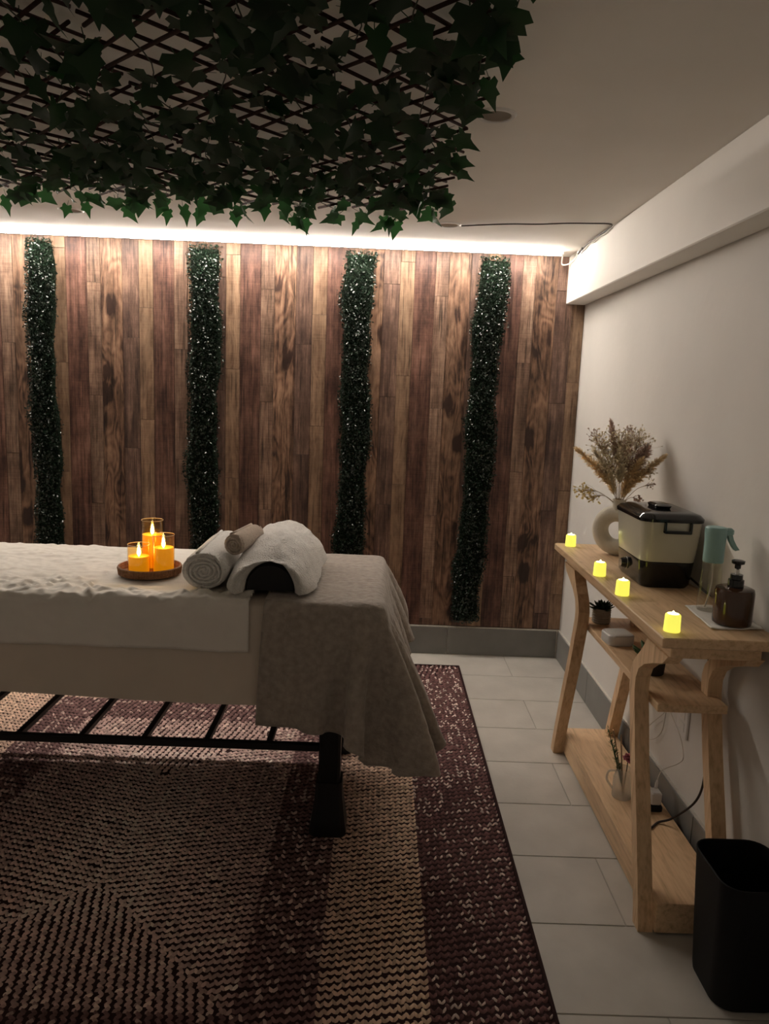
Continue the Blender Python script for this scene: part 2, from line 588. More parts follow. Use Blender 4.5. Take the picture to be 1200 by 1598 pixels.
# plank cladding, wallpaper-like half-drop repeat
UNIT, P = 0.4793, 0.615
FR = [('dark_plank', .24, None), ('narrow_plank', .155, (2.06, 1.717)), ('knotty_plank', .25, None),
      ('dull_plank', .19, (1.77, 1.50)), ('light_plank', .165, (1.935, 1.62))]
k = -7
GAPP = .0016
ztop = H - .001
zbot = ZSK + .003
while True:
    x = -0.804 + k * UNIT
    if x > XR:
        break
    for nm, fr, joints in FR:
        w = fr * UNIT
        x0, x1 = max(x, XL), min(x + w, XR - .001)
        x += w
        if x1 - x0 < .01:
            continue
        zs = [zbot]
        if joints:
            z = joints[k % 2]
            while z > zbot:
                z -= P
            z += P
            while z < ztop - .03:
                if z > zbot + .03:
                    zs.append(z)
                z += P
        zs.append(ztop)
        for a, b in zip(zs[:-1], zs[1:]):
            d = random.uniform(0, .0012)
            put('plank', MB().box(x0 + GAPP / 2, x1 - GAPP / 2, D - .0015 + d, D + .006, a + GAPP / 2, b - GAPP / 2, .0007), nm, wb,
                origin=((x0 + x1) / 2, D, (a + b) / 2))
    k += 1

# skirting tiles
bb = put('baseboard_back', MB().box(XL, XR, D - .009, D + .004, 0, ZSK), 'grout', kind='structure', label='dark grey tiled skirting under the plank wall')
x = 0.438 + TW
while x > XL:
    a, b = max(x - TW, XL), min(x, XR - .012)
    if b > a + .02:
        put('tile', MB().box(a + .002, b - .002, D - .014, D - .008, .004, ZSK - .005, .001), 'skirt', bb)
    x -= TW
br = put('baseboard_right', MB().box(XR - .009, XR + .004, YB, D - .014, 0, ZSK), 'grout', kind='structure', label='dark grey tiled skirting along the right wall')
y = D - .016
while y > YB:
    a, b = max(y - TW, YB), y
    put('tile', MB().box(XR - .014, XR - .008, a + .002, b - .002, .004, ZSK - .005, .001), 'skirt', br)
    y -= TW

# ================================================================== LED STRIP
XS = 0.925
YS = D - .135
ls = thing('led_strip_light', (-.9, YS, H - .02), 'glowing warm white LED strip along the top of the plank wall', 'strip light')
# slim corner profile: opaque lip towards the wall, rounded diffuser facing down and into the room
put('channel', MB().loft([[(x, YS - .010, H - .0003), (x, YS + .016, H - .0003), (x, YS + .016, H - .014), (x, YS + .0135, H - .014), (x, YS + .0135, H - .002), (x, YS - .010, H - .002)] for x in (XL + .01, XS)], True), 'white_plastic', ls)
arc = [math.radians(t_) for t_ in np.linspace(-10, 84, 14)]
prof_ = [(YS + .0125, H - .0022), (YS + .0125, H - .0145)] + [(YS + .001 - .0130 * math.sin(t_), H - .0100 - .0120 * math.cos(t_)) for t_ in arc] + [(YS - .0105, H - .0022)]
mbd = MB().loft([[(x, y_, z_) for y_, z_ in prof_] for x in (XL + .02, XS - .004)], True)
put('diffuser', mbd, 'led', ls)
put('end_cap', MB().box(XS - .003, XS + .008, YS - .013, YS + .016, H - .021, H - .0022, .003), 'white_plastic', ls)
put('lead', MB().tube(smooth_path([(XS + .006, YS, H - .014), (.945, D - .06, H - .05), (.962, D - .12, H - .062), (.978, D - .19, H - .052), (.985, D - .245, H - .025)]), .0035, 6),
    'white_cable', ls, smooth=True)
put('connector', MB().tube([(.984, D - .245, H - .028), (.986, D - .275, H - .018), (.988, D - .31, H - .012)], [.005, .008, .006], 8), 'dark_cable', ls, smooth=True)
put('ceiling_cable', MB().tube(smooth_path([(.335, 3.597, H - .004), (.44, 3.548, H - .005), (.557, 3.515, H - .004), (.67, 3.488, H - .006), (.79, 3.457, H - .004),
                                            (.90, 3.435, H - .005), (.965, 3.43, H - .005), (.987, 3.46, H - .006), (.989, 3.60, H - .008), (.987, 3.72, H - .006),
                                            (.989, 3.84, H - .010), (.988, 3.95, H - .012)]), .0028, 6),
    'dark_cable', label='thin dark cable along the ceiling from a downlight to the beam', cat='cable', smooth=True)
put('cable_lead', MB().tube(smooth_path([(.991, 3.47, H - .012), (.9905, 3.58, H - .018), (.9935, 3.66, H - .012), (.9905, 3.75, H - .020), (.993, 3.83, H - .013), (.9905, 3.93, H - .024), (.990, 3.99, H - .022)]), .0028, 6),
    'white_cable', label='short white cable twisted along the top of the beam', cat='cable', smooth=True)


# ================================================================== DOWNLIGHTS
def downlight(x, y, label):
    t = thing('recessed_downlight', (x, y, H), label, 'downlight', 'ceiling downlights')
    put('trim_ring', MB().lathe([(.041, -.0005), (.044, -.006), (.052, -.006), (.058, -.0005)], (x, y, H), 32, caps=False), 'white_plastic', t, smooth=True)
    put('lens', MB().lathe([(.0415, -.0035), (.0415, -.0008)], (x, y, H), 32), 'grey_lens', t)


downlight(.286, 2.215, 'round unlit downlight half hidden by the ivy at its right edge')
downlight(.275, 3.592, 'round unlit downlight with the dark cable beside it')
downlight(-1.461, 3.614, 'leftmost round unlit downlight near the plank wall')

# ================================================================== BOXWOOD GARLANDS
def garland(cx_top, cx_bot, w, zb, seed, label):
    g = np.random.default_rng(seed)
    ztop_ = H - .022
    t = thing('boxwood_garland', (cx_bot, D - .03, zb), label, 'garland', 'green leafy garlands on the plank wall')

    def cx(z):
        f = (ztop_ - z) / (ztop_ - zb)
        return cx_top + (cx_bot - cx_top) * f + .008 * np.sin(z * 5 + seed) + .004 * np.sin(z * 13 + seed * 2)

    def hw(z):
        return w / 2 * (1 + .10 * np.sin(z * 9 + seed) + .07 * np.sin(z * 23 + seed * 3))
    # backing mat
    zz = np.linspace(zb + .01, ztop_ - .02, 40)
    rings = []
    for z in zz:
        c, h = cx(z), hw(z) * .86
        rings.append([(c - h, D - .004, z), (c - h * .8, D - .028, z), (c + h * .8, D - .028, z), (c + h, D - .004, z)])
    put('backing', MB().loft(rings, caps=True), 'boxback', t)
    n = 8200
    z = g.uniform(zb, ztop_, n)
    u = g.uniform(-1, 1, n)
    edge = np.abs(u)
    c = np.stack([cx(z) + u * hw(z) * (1 + .12 * (g.random(n) < .08)), D - .006 - (.052 * np.sqrt(np.clip(1 - edge ** 3 * .9, 0, 1))) * g.uniform(.45, 1.12, n), z], 1)
    d = np.stack([u * .8 + g.normal(0, .6, n), -np.abs(g.normal(.5, .4, n)), g.normal(.1, .6, n)], 1)
    d /= np.linalg.norm(d, axis=1, keepdims=True)
    s = np.cross(d, g.normal(0, 1, (n, 3)))
    s /= np.linalg.norm(s, axis=1, keepdims=True)
    nrm = np.cross(d, s)
    L = g.uniform(.010, .017, n)[:, None]
    W = L * .36
    V = np.stack([c - d * L * .5, c + s * W - d * L * .05 + nrm * W * .35, c + d * L * .5, c - s * W - d * L * .05 + nrm * W * .35], 1)
    V[:, :, 1] = np.minimum(V[:, :, 1], D - .003)
    V = V.reshape(-1, 3)
    b = np.arange(n)[:, None] * 4
    T = np.concatenate([b + [0, 1, 2], b + [0, 2, 3]], 0)
    tone = g.uniform(.5, 1.5, n)
    colr = np.stack([.007 * tone, .020 * tone, .010 * tone], 1)
    me = fast_mesh('leaves', V - np.array([cx_bot, D - .03, zb]), T, 'boxwood', smooth=False, colors=np.repeat(colr, 4, 0))
    link('leaves', me, (cx_bot, D - .03, zb), t, kind='stuff')
    for dx in (-.03, .005, .035):
        x = cx_top + dx
        put('hanging_wire', MB().tube([(x, D - .034, ztop_ - .03), (x, D - .038, H - .02), (x + .004, D - .036, H - .001)], .0012, 5), 'ivy_stem', t)


garland(-1.900, -1.885, .165, .20, 3, 'leftmost green boxwood garland strip on the plank wall')
garland(-.998, -1.006, .185, .20, 5, 'green boxwood garland strip behind the white towel rolls')
garland(-.148, -.158, .175, .20, 8, 'green boxwood garland strip behind the taupe blanket')
garland(.585, .540, .175, .205, 9, 'rightmost green boxwood garland strip nearest the console')

# ================================================================== CEILING IVY TRELLIS
def stick_mesh():
    me = MB().tube([(0, -.5, 0), (0, 0, 0), (0, .5, 0)], [.0045, .005, .0042], 6)
    m_ = bpy.data.meshes.new('slat')
    m_.from_pydata(me.v, [], me.f)
    m_.materials.append(MT['willow'])
    m_.polygons.foreach_set('use_smooth', [True] * len(m_.polygons))
    return m_


STICK = stick_mesh()


def ivy_mesh(seed):
    g = random.Random(seed)
    half = [(0, 0), (.30, -.16), (.46, .02), (.36, .20), (.56, .42), (.30, .50), (.20, .66), (0, 1.02)]
    R = [(x * g.uniform(.9, 1.1), y_ * g.uniform(.95, 1.05)) for x, y_ in half]
    R[0] = (0, 0)
    R[-1] = (g.uniform(-.05, .05), 1.02)
    Lf = [(-x * g.uniform(.9, 1.1), y_) for x, y_ in R]
    mid = [(0, 0), (0, .25), (0, .55)]

    def z(x, y_):
        return .20 * abs(x) - .34 * y_ * y_ + g.uniform(-.03, .03)
    vs_, fs = [], []
    spine = [(0, 0), (0, .12), (0, .32), (0, .6), R[-1]]
    for p in spine:
        vs_.append((p[0], p[1], z(*p)))
    for side, H_ in ((1, R), (-1, Lf)):
        base = len(vs_)
        for p in H_[1:-1]:
            vs_.append((p[0], p[1], z(*p)))
        b = base
        tri = [(0, b, 1), (b, b + 1, 1), (1, b + 1, b + 2), (1, b + 2, 2), (2, b + 2, b + 3), (2, b + 3, b + 4), (2, b + 4, 3), (3, b + 4, b + 5), (3, b + 5, 4)]
        fs += tri if side == 1 else [(a, c, b_) for a, b_, c in tri]
    # short stalk
    o = len(vs_)
    vs_ += [(-.02, 0, 0), (.02, 0, 0), (.015, -.38, .22), (-.015, -.38, .22)]
    fs.append((o, o + 1, o + 2, o + 3))
    m_ = bpy.data.meshes.new('ivy_leaf')
    m_.from_pydata(vs_, [], fs)
    m_.materials.append(MT['ivy'])
    m_.polygons.foreach_set('use_smooth', [True] * len(m_.polygons))
    return m_


IVY = [ivy_mesh(s) for s in range(5)]
ZL = 2.226


def trellis(x0, x1, y0, y1, seed, nleaf, label, sparse=0.0):
    g = random.Random(seed)
    ctr = Vector(((x0 + x1) / 2, (y0 + y1) / 2, ZL))
    t = thing('ivy_trellis', ctr, label, 'trellis', 'artificial ivy trellises under the ceiling')
    step = .106
    for sgn in (1, -1):
        zoff = .0045 * sgn
        # line  x*sgn + c = y  clipped to the panel
        c = -2.0
        while c < 5.5:
            pts = []
            lo, hi = x0, x1
            # y = sgn*x + c
            xs = sorted([(y0 - c) / sgn, (y1 - c) / sgn])
            a, b = max(lo, xs[0]), min(hi, xs[1])
            if b - a > .05:
                a -= g.uniform(0, .018)
                b += g.uniform(0, .018)
                p, q_ = Vector((a, sgn * a + c, 0)), Vector((b, sgn * b + c, 0))
                m_ = (p + q_) / 2
                o = link('slat', STICK, (m_.x, m_.y, ZL + zoff + g.uniform(-.003, .003)), t)
                dv = q_ - p
                o.scale = (1, dv.length, 1)
                o.rotation_euler = (g.uniform(-.01, .01), 0, math.atan2(-dv.x, dv.y) + g.uniform(-.045, .045))
            c += step * g.uniform(.82, 1.18)
    # vine stems woven through
    for k_ in range(3):
        xa = x0 + (k_ + .5) / 3 * (x1 - x0)
        pts = [(xa + g.uniform(-.05, .05), y0 + (y1 - y0) * i / 9, ZL - .012 + g.uniform(-.008, .003)) for i in range(10)]
        put('vine_stem', MB().tube(smooth_path(pts, 4), .0016, 5), 'ivy_stem', t)
    for i in range(nleaf):
        x, y = g.uniform(x0 - .02, x1 + .02), y0 + (y1 - y0) * g.random() ** .9
        y = min(y, y1 + .01)
        far = y > y1 - .14
        s = g.uniform(.055, .082)
        me = IVY[g.randrange(5)]
        o = link('ivy_leaf', me, (x, y, ZL - .010 - g.uniform(0, .022)), t)
        # leaf local: +Y tip, +Z upper face. the upper face looks down into the room, tips droop
        tip = Vector((g.gauss(0, .75), g.gauss(.35, .6), -g.uniform(.15, .9) if not far else -g.uniform(.5, 1.6))).normalized()
        facing = Vector((g.gauss(0, .45), -g.uniform(.0, .9), -1.0))
        zax = (facing - tip * facing.dot(tip)).normalized()
        xax = tip.cross(zax)
        o.rotation_euler = Matrix((xax, tip, zax)).transposed().to_euler()
        o.scale = (s * g.uniform(.85, 1.1), s, s)
    # trailing leaves along the far edge hang lower into the strip light
    for i in range(5):
        x, y = g.uniform(x0, x1), y1 + g.uniform(-.03, .05)
        s = g.uniform(.045, .070)
        o = link('ivy_leaf', IVY[g.randrange(5)], (x, y, ZL - .028 - g.uniform(0, .022)), t)
        tip = Vector((g.gauss(0, .35), g.gauss(.05, .2), -1)).normalized()
        facing = Vector((g.gauss(0, .6), -1.0, g.gauss(-.3, .3)))
        zax = (facing - tip * facing.dot(tip)).normalized()
        o.rotation_euler = Matrix((tip.cross(zax), tip, zax)).transposed().to_euler()
        o.scale = (s * g.uniform(.7, 1.0), s, s)
    # a few pale cable ties
    for i in range(5):
        x, y = g.uniform(x0 + .05, x1 - .05), g.uniform(y1 - .35, y1)
        a = g.uniform(0, math.pi)
        dx, dy = .035 * math.cos(a), .035 * math.sin(a)
        put('cable_tie', MB().tube([(x - dx, y - dy, ZL - .004), (x, y, ZL - .016), (x + dx, y + dy, ZL - .022)], .0012, 4), 'white_plastic', t)
    # hooks holding it to the ceiling
    for hx in (x0 + .05, x1 - .05):
        for hy in (y0 + .15, y1 - .15):
            put('hook', MB().tube([(hx, hy, ZL), (hx, hy, H)], .0015, 5), 'willow', t)


trellis(-.145, .195, 1.12, 3.03, 21, 150, 'ivy-covered willow lattice at the right end, reaching over the round downlight')
trellis(-.62, -.175, 1.12, 3.02, 22, 180, 'second ivy-covered willow lattice from the right under the ceiling')
trellis(-1.10, -.645, 1.12, 2.99, 23, 175, 'third ivy-covered willow lattice from the right under the ceiling')
trellis(-1.62, -1.13, 1.12, 2.94, 24, 180, 'leftmost ivy-covered willow lattice under the ceiling')

# ================================================================== RUG
RX0, RX1, RY0, RY1 = -2.10, 0.495, 0.80, 4.04
rug = thing('braided_rug', ((RX0 + RX1) / 2, (RY0 + RY1) / 2, 0), 'large braided rug with burgundy, beige and brown bands under the massage table', 'rug')
put('backing', MB().box(RX0, RX1, RY0, RY1, .0005, .0055, .002), 'rug_base', rug)
put('bound_edge', MB().tube([(RX1 - .004, RY0 + .004, .007), (RX1 - .004, RY1 - .004, .007)], .0065, 8)
    .tube([(RX0 + .004, RY0 + .004, .007), (RX0 + .004, RY1 - .004, .007)], .0065, 8)
    .tube([(RX0 + .004, RY1 - .004, .007), (RX1 - .004, RY1 - .004, .007)], .0065, 8)
    .tube([(RX0 + .004, RY0 + .004, .007), (RX1 - .004, RY0 + .004, .007)], .0065, 8), 'rug_base', rug, smooth=True)
CW, ROWP = .0205, .0255
pos, ang, band = [], [], []
nr = int(1.297 / CW)
for kk in range(nr):
    d = .009 + (kk + .5) * CW
    for side in range(4):
        if side in (0, 1):      # right, left: braid runs along Y
            lo, hi = RY0 + d, RY1 - d
        else:
            lo, hi = RX0 + d, RX1 - d
        if hi - lo < .03:
            continue
        s = np.arange(lo, hi, ROWP)
        s = s + rng.normal(0, .0018, len(s))
        if side == 0:
            p = np.stack([np.full(len(s), RX1 - d), s], 1); a = 0.0
        elif side == 1:
            p = np.stack([np.full(len(s), RX0 + d), s], 1); a = 0.0
        elif side == 2:
            p = np.stack([s, np.full(len(s), RY1 - d)], 1); a = math.pi / 2
        else:
            p = np.stack([s, np.full(len(s), RY0 + d)], 1); a = math.pi / 2
        pos.append(p)
        ang.append(np.full(len(s), a))
        band.append(np.full(len(s), d))
pos, ang, band = np.concatenate(pos), np.concatenate(ang), np.concatenate(band)
N = len(pos)


def band_color(d, g):
    n = len(d)
    c = np.zeros((n, 3))
    tone = g.uniform(.70, 1.25, n)[:, None]
    burg = np.array([.165, .085, .082])
    beige = np.array([.80, .58, .43])
    c[:] = .3
    r = g.random(n)
    m = d < .325
    c[m] = burg
    mm = m & (r < .22)
    c[mm] = np.array([.70, .56, .50])
    m = (d >= .325) & (d < .61)
    f = np.clip((d - .325) / .28, 0, 1)[:, None]
    c[m] = (beige * (1 - .5 * f) + np.array([.44, .29, .26]) * .5 * f)[m]
    m = (d >= .61) & (d < .80)
    c[m] = np.array([.20, .115, .11])
    mm = m & (r < .18)
    c[mm] = np.array([.55, .40, .35])
    m = (d >= .80) & (d < 1.12)
    f = np.clip((d - .80) / .32, 0, 1)[:, None]
    c[m] = (np.array([.46, .31, .28]) * (1 - f) + np.array([.74, .54, .48]) * f)[m]
    mm = m & (r < .15)
    c[mm] = np.array([.80, .62, .54])
    m = d >= 1.12
    c[m] = np.array([.82, .62, .55])
    return np.clip(c * tone, 0, .88)


VV, CC = [], []
for sgn in (-1, 1):
    th = sgn * .62 + rng.normal(0, .10, N)
    Lh = .0158 * rng.uniform(.9, 1.1, N)
    Wh = .0062 * rng.uniform(.9, 1.12, N)
    hh = .0075 * rng.uniform(.8, 1.2, N)
    cc_ = band_color(band, rng)
    fleck = (band < .325) & (cc_[:, 0] > .35)
    Wh = np.where(fleck, Wh * .62, Wh)
    Lh = np.where(fleck, Lh * .85, Lh)
    # local frame: e = across braid, f = along braid
    base = np.array([(-1, 0, 0), (-.45, 1, 0), (.45, 1, 0), (1, 0, 0), (.45, -1, 0), (-.45, -1, 0), (-.45, 0, 1), (.45, 0, 1)])
    lx = base[None, :, 0] * Lh[:, None]
    ly = base[None, :, 1] * Wh[:, None]
    lz = .0045 + base[None, :, 2] * hh[:, None]
    # lozenge long axis: mostly across the braid, slanted
    ct, st = np.cos(th)[:, None], np.sin(th)[:, None]
    ax = ct * lx * .62 - st * ly * 1.0
    ay = st * lx + ct * ly
    ax = ax + sgn * CW * .25
    ca, sa = np.cos(ang)[:, None], np.sin(ang)[:, None]
    wx = pos[:, :1] + ca * ax - sa * ay
    wy = pos[:, 1:] + sa * ax + ca * ay
    VV.append(np.stack([wx, wy, lz], 2))
    CC.append(cc_)
VV = np.concatenate(VV)
CC = np.concatenate(CC)
tri = np.array([(0, 5, 6), (0, 6, 1), (1, 6, 7), (1, 7, 2), (2, 7, 3), (3, 7, 4), (4, 7, 6), (4, 6, 5)])[:, ::-1]
TT = (np.arange(len(VV))[:, None, None] * 8 + tri[None]).reshape(-1, 3)
ctr = np.array([(RX0 + RX1) / 2, (RY0 + RY1) / 2, 0])
me = fast_mesh('braid_stitches', VV.reshape(-1, 3) - ctr, TT, 'rug', True, np.repeat(CC, 8, 0))
link('braid_stitches', me, ctr, rug, kind='stuff')

# ================================================================== MASSAGE TABLE
TX0, TX1, TY0, TY1, ZT = -1.88, 0.018, 2.352, 3.085, 0.826
mt = thing('massage_table', ((TX0 + TX1) / 2, (TY0 + TY1) / 2, .012), 'black framed massage table dressed in white and beige sheets', 'massage table')
put('mattress', MB().box(TX0, TX1, TY0, TY1, ZT - .07, ZT, .02), 'cream_vinyl', mt, smooth=True)
put('top_frame', MB().box(TX0 + .03, TX1 - .03, TY0 + .03, TY1 - .03, ZT - .12, ZT - .071, .006), 'black_metal', mt)
ZR = .012
for lx in (TX0 + .18, -.132):
    for ly in (2.412, 3.015):
        def sq(cx, cy, w, z):
            h, b = w / 2, w * .12
            return [(cx - h + b, cy - h, z), (cx + h - b, cy - h, z), (cx + h, cy - h + b, z), (cx + h, cy + h - b, z),
                    (cx + h - b, cy + h, z), (cx - h + b, cy + h, z), (cx - h, cy + h - b, z), (cx - h, cy - h + b, z)]
        lg = put('leg', MB().loft([sq(lx, ly, .074, .17), sq(lx, ly, .074, ZT - .121)], True), 'black_metal', mt)
        put('foot', MB().loft([sq(lx, ly, .124, ZR), sq(lx, ly, .128, ZR + .012), sq(lx, ly, .112, .075), sq(lx, ly, .094, .15), sq(lx, ly, .090, .20)], True),
            'black_metal', lg, smooth=True)
ZBAR = .312
for by in (2.412, 3.015):
    put('rail', MB().box(TX0 + .145, -.169, by - .012, by + .012, ZBAR - .014, ZBAR + .012, .003), 'black_metal', mt)
x = -.345
while x > TX0 + .2:
    put('crossbar', MB().box(x - .0105, x + .0105, 2.424, 3.003, ZBAR - .011, ZBAR + .009, .002), 'black_metal', mt)
    x -= .2165


def sheet_band(x0, x1, hem_n, hem_f, off, amp, seed, nx=160):
    """cloth thrown across the table, hanging on the near and the far side"""
    yn, yf, zt = TY0 - off, TY1 + off, ZT + off
    r = .03
    prof = []
    for z in np.linspace(hem_n, zt - r, 14):
        prof.append((yn, z, 0))
    for a in np.linspace(.15, math.pi / 2, 6):
        prof.append((yn + r - r * math.cos(a), zt - r + r * math.sin(a), 1))
    for y_ in np.linspace(yn + r, yf - r, 84)[1:-1]:
        prof.append((y_, zt, 2))
    for a in np.linspace(math.pi / 2, 0, 6):
        prof.append((yf - r + r * math.cos(a), zt - r + r * math.sin(a), 3))
    for z in np.linspace(zt - r, hem_f, 14)[1:]:
        prof.append((yf, z, 4))
    prof = np.array(prof)
    X = np.linspace(x0, x1, nx)
    PX, I = np.meshgrid(X, np.arange(len(prof)), indexing='ij')
    Y, Z, K = prof[I, 0], prof[I, 1], prof[I, 2]
    nrm_y = np.where(K == 0, -1.0, np.where(K == 4, 1.0, 0.0))
    nrm_z = np.where((K >= 1) & (K <= 3), 1.0, 0.0)
    nrm_y = np.where(K == 1, -.7, nrm_y)
    nrm_z = np.where(K == 1, .7, nrm_z)
    s = np.cumsum(np.concatenate([[0], np.hypot(np.diff(prof[:, 0]), np.diff(prof[:, 1]))]))[I]
    n1 = np.abs(fbm(PX * 7, s * 9 + PX * 4, seed)) * 1.0
    n2 = np.abs(fbm(PX * 16 + s * 10, s * 22 - PX * 4, seed + 9))
    w = np.exp(-((Y - (TY0 + .04)) / .11) ** 2) * (K >= 1) + .35 * (K == 2) + .25 * (K == 0)
    rg = np.clip(.16 - np.abs(fbm(PX * 6 + s * 5, s * 13 - PX * 7, seed + 21)), 0, 1) / .16
    rg2 = np.clip(.12 - np.abs(fbm(PX * 3 - s * 2, s * 30 + PX * 2, seed + 33)), 0, 1) / .12
    dsp = amp * (n1 * .35 + n2 * w * 1.2 + .42 * rg ** 2 * np.clip(w * 1.2, 0, 1) + .10 * rg2 ** 2 * (K == 2))
    for yf_, am_ in ((2.47, .0035), (2.63, .0025), (2.86, .002)):
        dsp = dsp + (K == 2) * am_ * np.exp(-((Y - yf_ - .012 * np.sin(PX * 3)) / .009) ** 2)
    dsp = dsp * np.where((PX > -.96) & (Y > 2.43) & (K == 2), .25, 1.0)
    hang = np.clip((zt - r - Z) / .25, 0, 1)
    wave = hang * .010 * np.sin(PX * 9 + seed) * np.where(K == 0, 1, 0) + .004 * hang
    Y2 = Y + nrm_y * (dsp * .7 + np.abs(wave))
    Z2 = Z + nrm_z * dsp
    hemw = np.where((K == 0), hang * .006 * np.sin(PX * 5 + seed * 2), 0)
    return np.stack([PX, Y2, Z2 + hemw], 2)


def solid(P, th):
    """closed thin cloth out of a grid"""
    du = np.gradient(P, axis=0)
    dv = np.gradient(P, axis=1)
    n = np.cross(du, dv)
    n /= np.linalg.norm(n, axis=2, keepdims=True) + 1e-12
    Q = P - n * th
    nu, nv = P.shape[:2]
    mb = MB().grid(P)
    mb.add(Q.reshape(-1, 3).tolist(), [(i * nv + j, i * nv + j + 1, (i + 1) * nv + j + 1, (i + 1) * nv + j) for i in range(nu - 1) for j in range(nv - 1)])
    o = nu * nv
    rim = [(i, 0) for i in range(nu)] + [(nu - 1, j) for j in range(1, nv)] + [(i, nv - 1) for i in range(nu - 2, -1, -1)] + [(0, j) for j in range(nv - 2, 0, -1)]
    idx = [i * nv + j for i, j in rim]
    for a, b in zip(idx, idx[1:] + idx[:1]):
        mb.f.append((a, b, b + o, a + o))
    return mb


# beige base sheet with skirts all round
def ring(off, z, n=260):
    x0, x1, y0, y1 = TX0 - off, TX1 + off, TY0 - off, TY1 + off
    r = .035
    segs = []
    W_, D_ = x1 - x0 - 2 * r, y1 - y0 - 2 * r
    per = 2 * (W_ + D_) + 2 * math.pi * r
    out = []
    for i in range(n):
        t = i / n * per
        if t < W_:
            out.append((x0 + r + t, y0)); continue
        t -= W_
        q_ = math.pi * r / 2
        if t < q_:
            a = t / r; out.append((x1 - r + r * math.sin(a), y0 + r - r * math.cos(a))); continue
        t -= q_
        if t < D_:
            out.append((x1, y0 + r + t)); continue
        t -= D_
        if t < q_:
            a = t / r; out.append((x1 - r + r * math.cos(a), y1 - r + r * math.sin(a))); continue
        t -= q_
        if t < W_:
            out.append((x1 - r - t, y1)); continue
        t -= W_
        if t < q_:
            a = t / r; out.append((x0 + r - r * math.sin(a), y1 - r + r * math.cos(a))); continue
        t -= q_
        if t < D_:
            out.append((x0, y1 - r - t)); continue
        t -= D_
        a = t / r
        out.append((x0 + r - r * math.cos(a), y0 + r - r * math.sin(a)))
    return out


rings = []
nS = 260
for z, off in [(.497, .010), (.53, .010), (.58, .0095), (.64, .009), (.70, .008), (.76, .007), (.80, .006), (.815, .0035), (.824, -.002), (.830, -.014), (.831, -.06), (.831, -.2), (.831, -.34)]:
    rr = ring(off, z, nS)
    hang = max(0, (.80 - z) / .3)
    i = np.arange(nS)
    wv = hang * (.006 * np.abs(fbm(i / 14.0, z * 3 + 0 * i, 4)) + .003)
    hemz = .010 * np.sin(i * .07) * hang * (z < .52)
    c = np.array([(TX0 + TX1) / 2, (TY0 + TY1) / 2])
    ptsr = []
    for j, (x, y) in enumerate(rr):
        nx_, ny_ = 0, 0
        if y <= TY0: ny_ = -1
        elif y >= TY1: ny_ = 1
        if x >= TX1: nx_ = 1
        elif x <= TX0: nx_ = -1
        ptsr.append((x + nx_ * wv[j], y + ny_ * wv[j], z + hemz[j]))
    rings.append(ptsr)
mb = MB().loft(rings)
mb.f.append(tuple(range((len(rings) - 1) * nS, len(rings) * nS)))
put('fitted_sheet', mb, 'base_sheet', smooth='all', label='beige sheet hanging low around the massage table, below the white sheet', cat='sheet')

P1 = sheet_band(-1.84, -.405, .672, .672, .015, .022, 3, 220)
put('top_sheet', solid(P1, .0012), 'sheet', smooth='all', label='creased white sheet spread over the massage table', cat='sheet')

